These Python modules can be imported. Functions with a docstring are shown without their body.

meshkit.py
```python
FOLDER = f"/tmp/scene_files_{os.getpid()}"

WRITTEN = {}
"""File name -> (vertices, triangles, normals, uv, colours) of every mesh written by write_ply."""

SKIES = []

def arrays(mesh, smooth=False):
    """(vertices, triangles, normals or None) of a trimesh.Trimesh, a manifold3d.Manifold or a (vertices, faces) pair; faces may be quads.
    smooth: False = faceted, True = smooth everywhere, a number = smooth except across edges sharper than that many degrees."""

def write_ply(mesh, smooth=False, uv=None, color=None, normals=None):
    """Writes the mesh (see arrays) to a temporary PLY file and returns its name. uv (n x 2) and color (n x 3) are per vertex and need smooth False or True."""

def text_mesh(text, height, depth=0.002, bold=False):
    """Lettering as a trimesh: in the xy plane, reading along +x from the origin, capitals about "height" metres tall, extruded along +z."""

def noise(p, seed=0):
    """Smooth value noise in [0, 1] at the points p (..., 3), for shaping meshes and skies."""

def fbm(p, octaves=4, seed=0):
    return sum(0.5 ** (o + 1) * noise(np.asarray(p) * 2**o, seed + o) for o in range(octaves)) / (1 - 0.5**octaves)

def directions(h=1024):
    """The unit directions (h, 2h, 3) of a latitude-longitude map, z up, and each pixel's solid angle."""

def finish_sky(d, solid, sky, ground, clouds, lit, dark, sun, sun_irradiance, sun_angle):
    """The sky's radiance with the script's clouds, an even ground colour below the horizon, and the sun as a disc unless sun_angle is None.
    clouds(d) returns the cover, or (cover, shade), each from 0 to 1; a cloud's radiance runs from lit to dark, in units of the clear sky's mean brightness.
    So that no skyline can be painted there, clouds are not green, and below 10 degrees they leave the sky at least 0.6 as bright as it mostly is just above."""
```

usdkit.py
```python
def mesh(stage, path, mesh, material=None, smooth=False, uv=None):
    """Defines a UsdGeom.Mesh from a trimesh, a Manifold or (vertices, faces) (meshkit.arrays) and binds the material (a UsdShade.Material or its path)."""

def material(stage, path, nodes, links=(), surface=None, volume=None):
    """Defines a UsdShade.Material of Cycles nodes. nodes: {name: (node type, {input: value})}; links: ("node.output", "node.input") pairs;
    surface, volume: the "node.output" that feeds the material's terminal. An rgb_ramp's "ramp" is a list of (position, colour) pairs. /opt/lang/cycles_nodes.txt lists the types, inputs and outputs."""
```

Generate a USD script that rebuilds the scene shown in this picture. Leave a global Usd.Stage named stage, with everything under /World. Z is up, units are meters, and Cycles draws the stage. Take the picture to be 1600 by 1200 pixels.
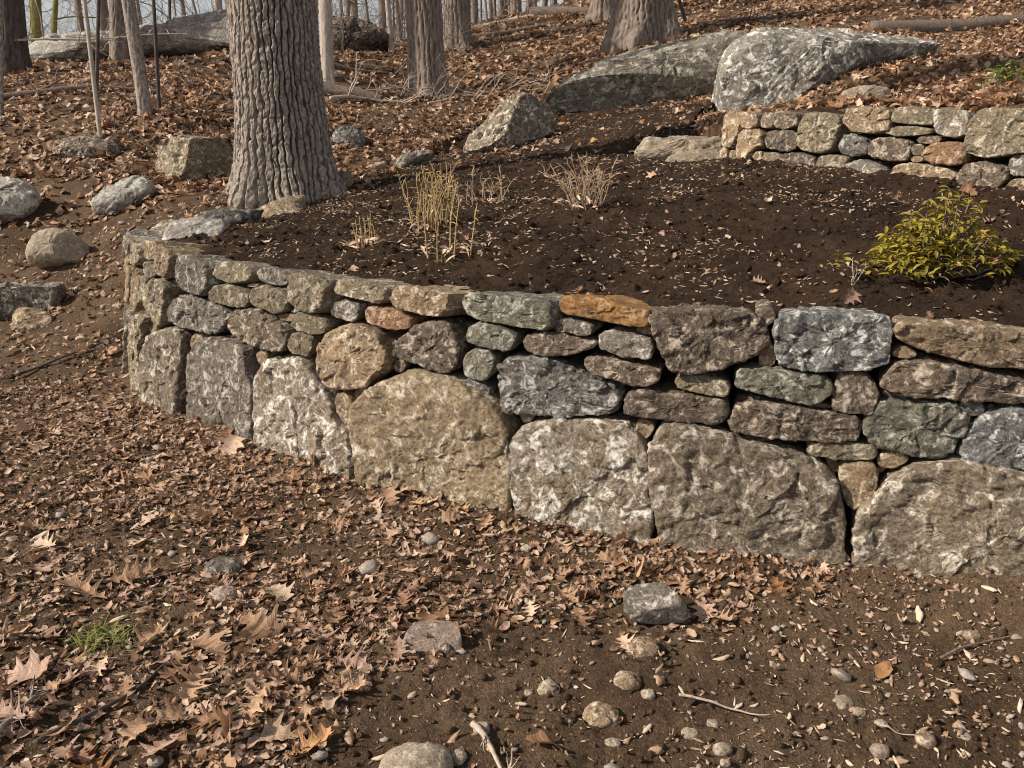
import math, numpy as np, trimesh, usdkit, meshkit
from pxr import Usd, UsdGeom, UsdLux, UsdShade, Gf, Sdf, Vt
from scipy.interpolate import CubicSpline, RBFInterpolator
from scipy.spatial import cKDTree

stage = Usd.Stage.CreateInMemory()
UsdGeom.Xform.Define(stage, '/World'); UsdGeom.Scope.Define(stage, '/World/Looks')
# ---------------------------------------------------------------- camera, sky, sun
CAM_H, PITCH = 1.7, 18.3
cam = UsdGeom.Camera.Define(stage, '/World/camera')
cam.AddTranslateOp().Set(Gf.Vec3d(0, 0, CAM_H)); cam.AddRotateXOp().Set(90 - PITCH)
cam.CreateHorizontalApertureAttr(36.0); cam.CreateVerticalApertureAttr(27.0); cam.CreateFocalLengthAttr(29.25)
cam.CreateExposureAttr(0.56)
SUN = np.array([-0.97, -0.24, 0.0]); SUN_EL = math.radians(37)
SUN = np.r_[SUN[:2] / np.linalg.norm(SUN[:2]) * math.cos(SUN_EL), math.sin(SUN_EL)]
dome = UsdLux.DomeLight.Define(stage, '/World/sky')
sky_mat = usdkit.material(stage, '/World/Looks/sky', {
    's': ('sky_texture', {'sky_type': 'single_scattering', 'sun_disc': False, 'sun_elevation': SUN_EL, 'sun_rotation': math.atan2(SUN[0], SUN[1]), 'aerosol_density': 2.0}),
    'h': ('hsv', {'saturation': 0.32, 'value': 1.12, 'fac': 1.0}),
    'b': ('background_shader', {'strength': 0.08})},
    [('s.color', 'h.color'), ('h.color', 'b.color')], surface='b.background')
UsdShade.MaterialBindingAPI.Apply(dome.GetPrim()).Bind(sky_mat)
sun = UsdLux.DistantLight.Define(stage, '/World/sun')
sun.CreateIntensityAttr(1.25); sun.CreateNormalizeAttr(True); sun.CreateAngleAttr(0.6); sun.CreateColorAttr(Gf.Vec3f(1.0, 0.91, 0.79))
M = Gf.Matrix4d(); M.SetRotate(Gf.Rotation(Gf.Vec3d(0, 0, 1), Gf.Vec3d(*map(float, SUN)))); sun.AddTransformOp().Set(M)

# ---------------------------------------------------------------- helpers
_count = {}
def path_of(parent, name):
    base = f'{parent}/{name}'; k = _count.get(base, 0); _count[base] = k + 1
    return base if k == 0 else f'{base}_{k:03d}'
def tag(prim, label=None, cat=None, group=None, kind=None):
    p = prim.GetPrim() if hasattr(prim, 'GetPrim') else prim
    for k, v in (('label', label), ('category', cat), ('group', group), ('kind', kind)):
        if v: p.SetCustomDataByKey(k, v)
    return prim
def thing(name, label, cat, loc=(0, 0, 0), group=None):
    x = UsdGeom.Xform.Define(stage, path_of('/World', name))
    if any(loc): x.AddTranslateOp().Set(Gf.Vec3d(*map(float, loc)))
    tag(x, label, cat, group); return x
def obj(name, vf, mat, parent=None, smooth=True, off=(0, 0, 0)):
    par = '/World' if parent is None else str(parent.GetPath() if hasattr(parent, 'GetPath') else parent.GetPrim().GetPath())
    v, f = vf; v = np.asarray(v, float) - np.asarray(off, float)
    return usdkit.mesh(stage, path_of(par, name), (v, f), mat, smooth=smooth)
def cat_mesh(parts):
    vs, fs, n = [], [], 0
    for v, f in parts:
        vs.append(v); fs.append(np.asarray(f) + n); n += len(v)
    return np.vstack(vs), np.vstack(fs)
def grid_faces(nr, nc, wrap=False):
    i, j = np.meshgrid(np.arange(nr - 1), np.arange(nc if wrap else nc - 1), indexing='ij')
    a, b = i * nc + j, i * nc + (j + 1) % nc
    c, d = b + nc, a + nc
    return np.vstack([np.stack([a, b, c], -1).reshape(-1, 3), np.stack([a, c, d], -1).reshape(-1, 3)])
def vnormals(v, f):
    n = np.zeros_like(v); fn = np.cross(v[f[:, 1]] - v[f[:, 0]], v[f[:, 2]] - v[f[:, 0]])
    for k in range(3): np.add.at(n, f[:, k], fn)
    return n / np.maximum(np.linalg.norm(n, axis=1, keepdims=True), 1e-12)
def noise(p, seed=0): return meshkit.noise(p, seed) - 0.5
def fbm(p, o=4, seed=0): return meshkit.fbm(p, o, seed) - 0.5
def facets(p, cell, seed, tilt=0.5):
    r = np.random.default_rng(seed); lo, hi = p.min(0) - cell, p.max(0) + cell
    n = int(max(12, np.prod((hi - lo) / cell))); n = min(n, 6000)
    s = r.uniform(lo, hi, (n, 3)); _, i = cKDTree(s).query(p)
    g = r.normal(size=(n, 3)) * tilt; b = r.uniform(-.5, .5, n)
    return np.clip((g[i] * (p - s[i])).sum(1) / cell, -1, 1) + b[i] * .5
def tube(pts, rad, sides=6, cap=True):
    p = np.asarray(pts, float); rad = np.broadcast_to(rad, (len(p),))
    t = np.gradient(p, axis=0); t /= np.linalg.norm(t, axis=1, keepdims=True) + 1e-12
    ref = np.array([0, 0, 1.0]) if abs(t[:, 2].mean()) < .8 else np.array([1.0, 0, 0])
    a = np.cross(t, ref); a /= np.linalg.norm(a, axis=1, keepdims=True) + 1e-12
    b = np.cross(t, a); an = np.arange(sides) * 2 * np.pi / sides
    v = p[:, None] + rad[:, None, None] * (np.cos(an)[None, :, None] * a[:, None] + np.sin(an)[None, :, None] * b[:, None])
    f = grid_faces(len(p), sides, True); v = v.reshape(-1, 3)
    if cap:
        n = len(v); v = np.vstack([v, p[:1], p[-1:]]); k = np.arange(sides); l = (len(p) - 1) * sides
        f = np.vstack([f, np.stack([np.full(sides, n), (k + 1) % sides, k], 1), np.stack([np.full(sides, n + 1), l + k, l + (k + 1) % sides], 1)])
    return v, f
def pip(x, y, poly):
    inside = np.zeros(np.shape(x), bool); px, py = np.array(poly).T; j = len(px) - 1
    for i in range(len(px)):
        c = (py[i] > y) != (py[j] > y)
        inside ^= c & (x < (px[j] - px[i]) * (y - py[i]) / (py[j] - py[i] + 1e-15) + px[i]); j = i
    return inside
def ss(a, b, x): t = np.clip((np.asarray(x, float) - a) / (b - a), 0, 1); return t * t * (3 - 2 * t)

# ---------------------------------------------------------------- materials
def graph(name, nodes, links, surface): return usdkit.material(stage, '/World/Looks/' + name, nodes, links, surface=surface)
def stone_mat(name, base, alt, light, amt=.6, sc=1.0, bump=.012):
    return graph(name, {
        'g': ('geometry', {}), 'oi': ('object_info', {}), 'rm': ('math', {'math_type': 'multiply', 'value2': 41.0}), 'rx': ('combine_xyz', {}),
        'pv': ('vector_math', {'math_type': 'add'}),
        'n1': ('noise_texture', {'scale': 6 * sc, 'detail': 5, 'roughness': .6}), 'r1': ('rgb_ramp', {'ramp': [(.38, base), (.62, alt)]}),
        'n2': ('noise_texture', {'scale': 20 * sc, 'detail': 8, 'roughness': .68, 'distortion': .7}), 'r2': ('rgb_ramp', {'ramp': [(.0, (0, 0, 0)), (.52, (0, 0, 0)), (.60, (amt,) * 3), (.8, (min(1, amt * 1.3),) * 3)]}),
        'm1': ('mix_color', {'b': light}),
        'n3': ('noise_texture', {'scale': 24 * sc, 'detail': 4, 'roughness': .6, 'distortion': 1.6}), 'r3': ('rgb_ramp', {'ramp': [(.465, (0, 0, 0)), (.5, (amt * .38,) * 3), (.53, (0, 0, 0))]}),
        'm2': ('mix_color', {'b': light}),
        'n4': ('noise_texture', {'scale': 85 * sc, 'detail': 5, 'roughness': .7}), 'r4': ('rgb_ramp', {'ramp': [(.3, (.34, .32, .3)), (.5, (1, 1, 1)), (.75, (1.35, 1.35, 1.35))]}),
        'm3': ('mix_color', {'blend_type': 'multiply', 'fac': 1.0, 'use_clamp': False}),
        'hs': ('hsv', {'hue': .5, 'saturation': 1.0, 'fac': 1.0}), 'vr': ('map_range', {'to_min': .82, 'to_max': 1.2}),
        'v': ('voronoi_texture', {'scale': 38 * sc, 'feature': 'f1'}),
        'h1': ('math', {'math_type': 'multiply_add', 'value2': .5}), 'h2': ('math', {'math_type': 'multiply_add', 'value2': .45}),
        'bp': ('bump', {'strength': .9, 'distance': bump}),
        'p': ('principled_bsdf', {'roughness': .88, 'specular_ior_level': .25})},
        [('oi.random', 'rm.value1'), ('rm.value', 'rx.x'), ('rm.value', 'rx.y'), ('rm.value', 'rx.z'), ('g.position', 'pv.vector1'), ('rx.vector', 'pv.vector2')]
        + [('pv.vector', k + '.vector') for k in ('n1', 'n2', 'n3', 'n4', 'v')]
        + [('n1.fac', 'r1.fac'), ('n2.fac', 'r2.fac'), ('r1.color', 'm1.a'), ('r2.color', 'm1.fac'), ('n3.fac', 'r3.fac'), ('m1.result', 'm2.a'), ('r3.color', 'm2.fac'),
           ('n4.fac', 'r4.fac'), ('m2.result', 'm3.a'), ('r4.color', 'm3.b'), ('m3.result', 'hs.color'), ('oi.random', 'vr.value'), ('vr.result', 'hs.value'), ('hs.color', 'p.base_color'),
           ('n2.fac', 'h1.value1'), ('n4.fac', 'h1.value3'), ('v.distance', 'h2.value1'), ('h1.value', 'h2.value3'), ('h2.value', 'bp.height'), ('bp.normal', 'p.normal')], 'p.BSDF')
LT = (.62, .58, .52)
TONES = {
    'tan': stone_mat('stone_tan', (.215, .148, .085), (.135, .095, .06), (.54, .45, .34), .65),
    'olive': stone_mat('stone_olive', (.17, .133, .082), (.105, .084, .055), (.49, .43, .34), .65),
    'gray': stone_mat('stone_gray', (.132, .112, .088), (.085, .072, .057), (.50, .46, .40), .65),
    'green': stone_mat('stone_greenish', (.125, .114, .082), (.08, .073, .055), (.45, .44, .37), .65),
    'slate': stone_mat('stone_slate', (.062, .056, .05), (.09, .078, .067), (.43, .41, .38), .6),
    'blue': stone_mat('stone_bluish', (.105, .105, .10), (.07, .064, .057), (.50, .49, .46), .75),
    'brown': stone_mat('stone_brown', (.098, .072, .050), (.066, .050, .038), (.48, .40, .32), .6),
    'rust': stone_mat('stone_rust', (.29, .14, .042), (.17, .088, .036), (.58, .40, .23), .4),
    'orange': stone_mat('stone_orange', (.25, .135, .064), (.16, .095, .055), (.55, .42, .31), .55),
    'lightgray': stone_mat('stone_light_gray', (.135, .10, .064), (.185, .152, .115), (.58, .55, .49), .85, .75),
    'graytan': stone_mat('stone_gray_tan', (.155, .12, .08), (.11, .086, .06), (.53, .47, .39), .75, .75),
    'graybrown': stone_mat('stone_gray_brown', (.105, .083, .063), (.135, .11, .088), (.50, .46, .41), .7, .8),
    'sand': stone_mat('stone_sand', (.25, .185, .112), (.175, .127, .077), (.60, .52, .40), .7, .75),
    'ledge': stone_mat('stone_ledge', (.19, .165, .125), (.11, .09, .066), (.50, .47, .41), .7, .45, .03),
    'lichen': stone_mat('stone_lichen', (.19, .17, .138), (.085, .07, .054), (.58, .56, .51), .9, .5, .03),
    'whitish': stone_mat('stone_whitish', (.42, .39, .34), (.24, .21, .18), (.60, .58, .54), .8, .4, .03),
    'pale': stone_mat('stone_pale', (.27, .215, .155), (.20, .155, .11), (.50, .43, .35), .5, 1.6, .004),
    'pink': stone_mat('stone_pinkish', (.22, .165, .13), (.165, .12, .095), (.45, .37, .32), .5, 1.6, .004)}
def earth_mat(name, a, b, c, rough=.95, bump=.02, sc=1.0):
    return graph(name, {
        'g': ('geometry', {}),
        'n1': ('noise_texture', {'scale': 1.7 * sc, 'detail': 6, 'roughness': .65}), 'r1': ('rgb_ramp', {'ramp': [(.36, a), (.64, b)]}),
        'n2': ('noise_texture', {'scale': 60 * sc, 'detail': 6, 'roughness': .72}), 'r2': ('rgb_ramp', {'ramp': [(.3, (.45, .45, .45)), (.55, (1, 1, 1)), (.72, (1.5, 1.45, 1.4))]}),
        'm': ('mix_color', {'blend_type': 'multiply', 'fac': 1.0, 'use_clamp': False}),
        'n3': ('noise_texture', {'scale': 140 * sc, 'detail': 3}), 'r3': ('rgb_ramp', {'ramp': [(.64, (0, 0, 0)), (.7, (.8, .8, .8))]}), 'm2': ('mix_color', {'b': c}),
        'h': ('math', {'math_type': 'multiply_add', 'value2': .5}), 'bp': ('bump', {'strength': 1.0, 'distance': bump}),
        'p': ('principled_bsdf', {'roughness': rough, 'specular_ior_level': .15})},
        [('g.position', k + '.vector') for k in ('n1', 'n2', 'n3')] + [('n1.fac', 'r1.fac'), ('n2.fac', 'r2.fac'), ('r1.color', 'm.a'), ('r2.color', 'm.b'), ('m.result', 'm2.a'),
         ('n3.fac', 'r3.fac'), ('r3.color', 'm2.fac'), ('m2.result', 'p.base_color'), ('n3.fac', 'h.value1'), ('n2.fac', 'h.value3'), ('h.value', 'bp.height'), ('bp.normal', 'p.normal')], 'p.BSDF')
DIRT = earth_mat('dirt', (.078, .047, .027), (.165, .108, .066), (.30, .22, .15), bump=.03)
MULCH = earth_mat('mulch', (.024, .0135, .008), (.056, .032, .018), (.15, .098, .062), bump=.03)
def leaf_mat(name, c1, c2, rough=.6, trans=.18, veins=True):
    nodes = {'oi': ('object_info', {}), 'g': ('geometry', {}), 'n': ('noise_texture', {'scale': 45, 'detail': 6, 'roughness': .7}), 'a': ('math', {'math_type': 'multiply_add', 'value2': .9}),
        'hm': ('math', {'math_type': 'multiply_add', 'value2': .65, 'value3': -.2}),
        'r': ('rgb_ramp', {'ramp': [(.1, c1), (.9, c2)]}), 'p': ('principled_bsdf', {'roughness': rough, 'specular_ior_level': .3}), 't': ('translucent_bsdf', {}), 'x': ('mix_closure', {'fac': trans})}
    links = [('g.position', 'n.vector'), ('oi.random', 'hm.value1'), ('n.fac', 'a.value1'), ('hm.value', 'a.value3'), ('a.value', 'r.fac'), ('p.BSDF', 'x.closure1'), ('t.BSDF', 'x.closure2')]
    if veins:   # midrib and slanting side veins in the leaf's own coordinates
        nodes |= {'tc': ('texture_coordinate', {}), 's': ('separate_xyz', {}), 'ax': ('math', {'math_type': 'absolute'}), 'k': ('math', {'math_type': 'multiply_add', 'value2': -.8}), 'pp': ('math', {'math_type': 'pingpong', 'value2': .055}),
                  'mr': ('math', {'math_type': 'less_than', 'value2': .012}), 'sv': ('map_range', {'from_min': .0, 'from_max': .012, 'to_min': 1.0, 'to_max': 0.0, 'clamp': True}), 'mx': ('math', {'math_type': 'maximum'}),
                  'vm': ('math', {'math_type': 'multiply', 'value2': .35}), 'm': ('mix_color', {'b': tuple(min(.7, c * 1.3) for c in c2)}), 'h': ('math', {'math_type': 'multiply_add', 'value2': .8}), 'bp': ('bump', {'strength': .8, 'distance': .002})}
        links += [('tc.object', 's.vector'), ('s.x', 'ax.value1'), ('ax.value', 'k.value1'), ('s.y', 'k.value3'), ('k.value', 'pp.value1'), ('ax.value', 'mr.value1'), ('pp.value', 'sv.value'), ('mr.value', 'mx.value1'), ('sv.result', 'mx.value2'),
                  ('mx.value', 'vm.value1'), ('vm.value', 'm.fac'), ('r.color', 'm.a'), ('m.result', 'p.base_color'), ('m.result', 't.color'), ('mx.value', 'h.value1'), ('n.fac', 'h.value3'), ('h.value', 'bp.height'), ('bp.normal', 'p.normal')]
    else: links += [('r.color', 'p.base_color'), ('r.color', 't.color')]
    return graph(name, nodes, links, 'x.closure')
LEAF = [leaf_mat('leaf_tan', (.165, .09, .047), (.46, .29, .178)), leaf_mat('leaf_pale', (.29, .19, .125), (.58, .42, .30)), leaf_mat('leaf_brown', (.09, .045, .024), (.28, .152, .082)),
        leaf_mat('leaf_pinkish', (.20, .118, .083), (.46, .305, .225)), leaf_mat('leaf_orange', (.20, .095, .036), (.42, .225, .10)), leaf_mat('leaf_dark', (.042, .024, .014), (.14, .076, .044))]
def plain_mat(name, c1, c2, scale=40, rough=.85, bump=.004, stretch=(1, 1, 1)):
    return graph(name, {'g': ('geometry', {}), 'oi': ('object_info', {}), 'mp': ('mapping', {'scale': stretch}), 'n': ('noise_texture', {'scale': scale, 'detail': 6, 'roughness': .65}), 'r': ('rgb_ramp', {'ramp': [(.3, c1), (.7, c2)]}),
        'bp': ('bump', {'distance': bump, 'strength': .8}), 'p': ('principled_bsdf', {'roughness': rough, 'specular_ior_level': .2})},
        [('g.position', 'mp.vector'), ('mp.vector', 'n.vector'), ('n.fac', 'r.fac'), ('r.color', 'p.base_color'), ('n.fac', 'bp.height'), ('bp.normal', 'p.normal')], 'p.BSDF')
BARK = plain_mat('bark_gray_brown', (.062, .046, .036), (.36, .305, .255), 42, bump=.012, stretch=(1, 1, .45))
BARK2 = plain_mat('bark_brown', (.085, .064, .05), (.25, .20, .165), 30, bump=.01, stretch=(1, 1, .3))
BARK_PALE = plain_mat('bark_pale', (.22, .18, .145), (.42, .36, .30), 22, bump=.004, stretch=(1, 1, .4))
BARK_DARK = plain_mat('bark_dark', (.035, .028, .024), (.10, .08, .068), 30, bump=.006, stretch=(1, 1, .3))
BARK_MOSS = plain_mat('bark_mossy', (.13, .115, .03), (.26, .22, .06), 12, bump=.006)
BARK_FAR = plain_mat('bark_far', (.11, .085, .07), (.26, .205, .17), 10, bump=.01)
TWIG = plain_mat('twig_brown', (.07, .052, .04), (.20, .155, .125), 60)
TWIG_PALE = plain_mat('twig_pale', (.25, .19, .15), (.45, .37, .30), 60)
STRAW = plain_mat('straw_stem', (.28, .19, .075), (.47, .34, .16), 60, rough=.6)
STRAW2 = plain_mat('straw_brown_stem', (.25, .165, .10), (.45, .33, .22), 60, rough=.6)
LOG = plain_mat('log_bark', (.06, .045, .036), (.17, .13, .105), 30, bump=.01)
GREENISH = leaf_mat('evergreen_leaf', (.055, .055, .009), (.29, .225, .03), .4, .22, False)
GREEN2 = leaf_mat('deep_green_leaf', (.03, .06, .008), (.12, .17, .025), .4, .22, False)
GRASS = leaf_mat('grass_blade', (.10, .13, .02), (.28, .29, .07), .5, .3, False)
CHIP = [plain_mat('wood_chip_pale', (.34, .25, .17), (.60, .48, .36), 80), plain_mat('wood_chip_tan', (.19, .125, .08), (.36, .25, .165), 80), plain_mat('grit_gray', (.16, .13, .105), (.34, .29, .245), 80)]

# ---------------------------------------------------------------- plan of the walls and ground heights
def curve(pts):
    p = np.array(pts, float); d = np.r_[0, np.cumsum(np.linalg.norm(np.diff(p, axis=0), axis=1))]
    q = CubicSpline(d, p)(np.linspace(0, d[-1], 400)); L = np.r_[0, np.cumsum(np.linalg.norm(np.diff(q, axis=0), axis=1))]
    t = np.gradient(q, axis=0); t /= np.linalg.norm(t, axis=1, keepdims=True)
    return q, L, np.stack([-t[:, 1], t[:, 0]], 1)
FRONT = curve([(-1.35,8.0),(-1.85,7.2),(-2.36,6.45),(-2.66,5.78),(-2.49,5.12),(-1.96,4.56),(-1.41,4.16),(-.8,3.76),(0,3.36),(.6,3.1),(1.25,2.93),(1.83,2.77),(2.6,2.6),(3.4,2.45)])
UPPER = curve([(1.62,7.75),(1.80,7.3),(2.2,6.6),(2.72,5.85),(3.16,5.25),(3.6,4.7)])
def on_wall(w, s, z, d, k, zb):
    q, L, n = w
    c = np.stack([np.interp(s, L, q[:, i]) for i in (0, 1)], -1); m = np.stack([np.interp(s, L, n[:, i]) for i in (0, 1)], -1)
    xy = c + m * (k * (z - zb) + d)[..., None]
    return np.concatenate([xy, np.asarray(z)[..., None]], -1)
def inset(w, a): return w[0] + w[2] * a
BACK = [(1.75, 8.6), (2.0, 9.4), (2.45, 10.4), (1.6, 11.6), (.65, 12.6), (-.4, 11.4), (-.95, 10.2), (-1.15, 9.5), (-1.3, 8.6)]
BED_IN = np.vstack([inset(FRONT, .25), [(4.6, 2.9), (4.4, 4.0)], inset(UPPER, .26)[::-1], BACK])
BED_OUT = np.vstack([inset(FRONT, .0), [(4.6, 2.4), (4.6, 4.1)], inset(UPPER, .34)[::-1], BACK])
HP = np.array([(-7, 0, 0), (-3, -1, 0), (2, -1, 0), (5, 0, 0), (-5, 2, 0), (-2, 2, 0), (0, 2, -.01), (2, 2, -.03), (-6, 4, .02), (-3, 4, 0), (-1.5, 3.6, -.03), (-.7, 3.4, -.045), (0, 3, -.05), (.6, 2.8, -.06), (1.5, 2.5, -.06), (4, 2, -.06), (-2.6, 5.0, 0), (-3.6, 5.2, .02), (-2.9, 5.7, .14), (-2.75, 6.3, .42), (-2.6, 6.8, .74), (-2.2, 7.3, .93),
    (-3.9, 7.1, .48), (-3.8, 6.3, .19), (-3.2, 8.4, 1.0), (-3.6, 7.75, .84), (-5.2, 6.6, .2), (-5.2, 7.9, .82), (-4.17, 9.9, 1.56), (-6.4, 9.9, 1.5), (-8.6, 14.5, 2.40), (-6.2, 14.9, 2.40), (-4.6, 14.5, 2.46), (-9, 20, 2.3), (-6, 20, 2.6), (-6.3, 12.4, 2.05), (-9, 12.4, 2.0), (-8, 35, 1.5), (-20, 15, 2.2), (-20, 35, 1),
    (-1.6, 8.2, 1.03), (-1.27, 9.5, 1.11), (-1.54, 10.5, 1.30), (-1.0, 10.3, 1.3), (-.4, 11.4, 1.46), (.65, 12.6, 1.73), (2.45, 10.5, 1.74), (1.85, 9.1, 1.56), (1.55, 8.2, 1.36),
    (-1.4, 14.8, 1.92), (-1.2, 19.3, 2.9), (-3.7, 18, 2.8), (0, 24, 4.0), (1.5, 19, 3.15), (2.15, 14.9, 2.65), (0, 32, 4.0), (0, 50, 3.0), (5, 26, 5.0),
    (2.1, 7.85, 1.68), (2.6, 7.0, 1.70), (3.1, 6.15, 1.70), (3.6, 5.4, 1.70), (4.1, 4.8, 1.70), (5, 5.5, 1.85), (3.1, 9.4, 1.66), (3.9, 8.5, 1.80), (2.78, 7.45, 1.65), (3.2, 7.9, 1.70), (3.3, 9.3, 1.76), (4.0, 9.8, 2.06), (5.0, 10.5, 2.28), (5.2, 11.3, 2.38), (5.5, 9.6, 2.16), (6.7, 14.1, 2.96), (9.2, 16.3, 3.5), (6.9, 19.6, 3.85), (12, 25, 5.4), (12, 10, 2.3), (12, 40, 8), (25, 40, 9), (25, 10, 3), (5.5, 2, .1), (12, 1, .1), (20, 60, 11), (0, 70, 3), (-20, 70, 1)])
BP = np.array([(-2.1, 5.1, .91), (-1.3, 4.5, .905), (-.3, 3.9, .90), (.6, 3.5, .90), (1.5, 3.25, .91), (2.5, 3.05, .92), (3.6, 2.9, .94), (-2.1, 5.9, .90), (-1.85, 7.0, .90), (-1.6, 7.4, .95), (-1.45, 7.75, 1.0), (-1.3, 8.5, 1.03), (-1.02, 9.5, 1.10), (-.85, 10.3, 1.21), (-1.0, 6, 1.0), (-.7, 7.3, 1.12), (-.4, 11.4, 1.48), (.0, 10, 1.30), (.65, 12.6, 1.75),
    (.3, 5, 1.04), (.3, 6.2, 1.15), (.3, 7.5, 1.25), (2.2, 4.5, 1.08), (2.0, 6.2, 1.25), (3.1, 5.1, 1.21), (1.6, 7.6, 1.30), (3.5, 4.5, 1.18), (4.5, 3.6, 1.1), (1.23, 8.3, 1.31), (1.38, 9.5, 1.57), (2.3, 10.4, 1.76), (1.85, 9.1, 1.58), (1.6, 11.6, 1.76)])
rbfH = RBFInterpolator(HP[:, :2], HP[:, 2], smoothing=.002, kernel='linear' if False else 'thin_plate_spline')
rbfB = RBFInterpolator(BP[:, :2], BP[:, 2], smoothing=.001, kernel='thin_plate_spline')
def relief(x, y, bed):
    p = np.stack([x, y, 0 * x], -1)
    far = ss(4, 9, y)
    r = fbm(p * 1.3, 3, 3) * (.05 + .12 * far * (1 - bed)) + fbm(p * 9, 3, 7) * (.035 + .03 * bed) + (np.abs(noise(p * 23, 11)) - .25) * -.022 * (1 + .8 * bed) + noise(p * 55, 13) * .016 + fbm(p * 4, 2, 17) * .02 * (1 - bed)
    return r
def H(x, y): x, y = np.asarray(x, float), np.asarray(y, float); return rbfH(np.stack([x.ravel(), y.ravel()], 1)).reshape(x.shape) + relief(x, y, 0) * (1 - .6 * ss(30, 60, np.abs(y)))
def B(x, y): x, y = np.asarray(x, float), np.asarray(y, float); return rbfB(np.stack([x.ravel(), y.ravel()], 1)).reshape(x.shape) + relief(x, y, 1)
def ground(x, y):
    x, y = np.atleast_1d(np.asarray(x, float)), np.atleast_1d(np.asarray(y, float)); h = H(x, y); m = pip(x, y, BED_IN)
    if m.any(): h[m] = np.maximum(B(x[m], y[m]), -1)
    return h
def gz(x, y): return float(ground(x, y)[0])
def axis(a, b, fine_a, fine_b, step, grow):
    c = list(np.arange(fine_a, fine_b, step)); s = step
    while c[-1] < b: s = min(s * grow, 6); c.append(c[-1] + s)
    s = step; l = []; x = fine_a
    while x > a: s = min(s * grow, 6); x -= s; l.append(x)
    return np.array(l[::-1] + c)
# the ground as one sheet
gx, gy = axis(-120, 120, -2.6, 2.0, .017, 1.022), axis(-15, 160, 1.55, 4.4, .017, 1.018)
X, Y = np.meshgrid(gx, gy); Zh = H(X, Y); ins = pip(X, Y, np.vstack([inset(FRONT, .3), [(4.6, 2.8), (4.5, 4.0)], inset(UPPER, .2)[::-1], BACK]))
Zh[ins] = np.minimum(Zh[ins], B(X[ins], Y[ins]) - .25)
tag(obj('ground', (np.stack([X, Y, Zh], -1).reshape(-1, 3), grid_faces(len(gy), len(gx))), DIRT), 'brown dirt clearing and wooded slope rising behind the walls', 'ground', kind='structure')
bx, by = axis(-3.2, 5.2, -1.6, 2.6, .022, 1.02), axis(2.4, 13, 3.2, 6.0, .022, 1.02)
X, Y = np.meshgrid(bx, by); Zb = B(X, Y); keep = pip(X, Y, BED_IN).ravel()
f = grid_faces(len(by), len(bx)); f = f[keep[f].all(1)]
v = np.stack([X, Y, Zb], -1).reshape(-1, 3); used = np.unique(f); remap = np.full(len(v), -1); remap[used] = np.arange(len(used))
sk = inset(FRONT, .30)[40:]; kz = B(sk[:, 0], sk[:, 1]) - .02
sk2 = inset(UPPER, .24); kz2 = ground(*inset(UPPER, .45).T) - .03
skirt = cat_mesh([(np.vstack([np.c_[a, zt], np.c_[a, 0 * zt + zl]]), grid_faces(2, len(a))) for a, zt, zl in ((sk, kz, -.2), (sk2, kz2, 1.0))])
tag(obj('planting_bed', cat_mesh([(v[used], remap[f]), skirt]), MULCH), 'dark brown mulched planting bed held by the curved stone wall', 'planting bed', kind='structure')

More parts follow.
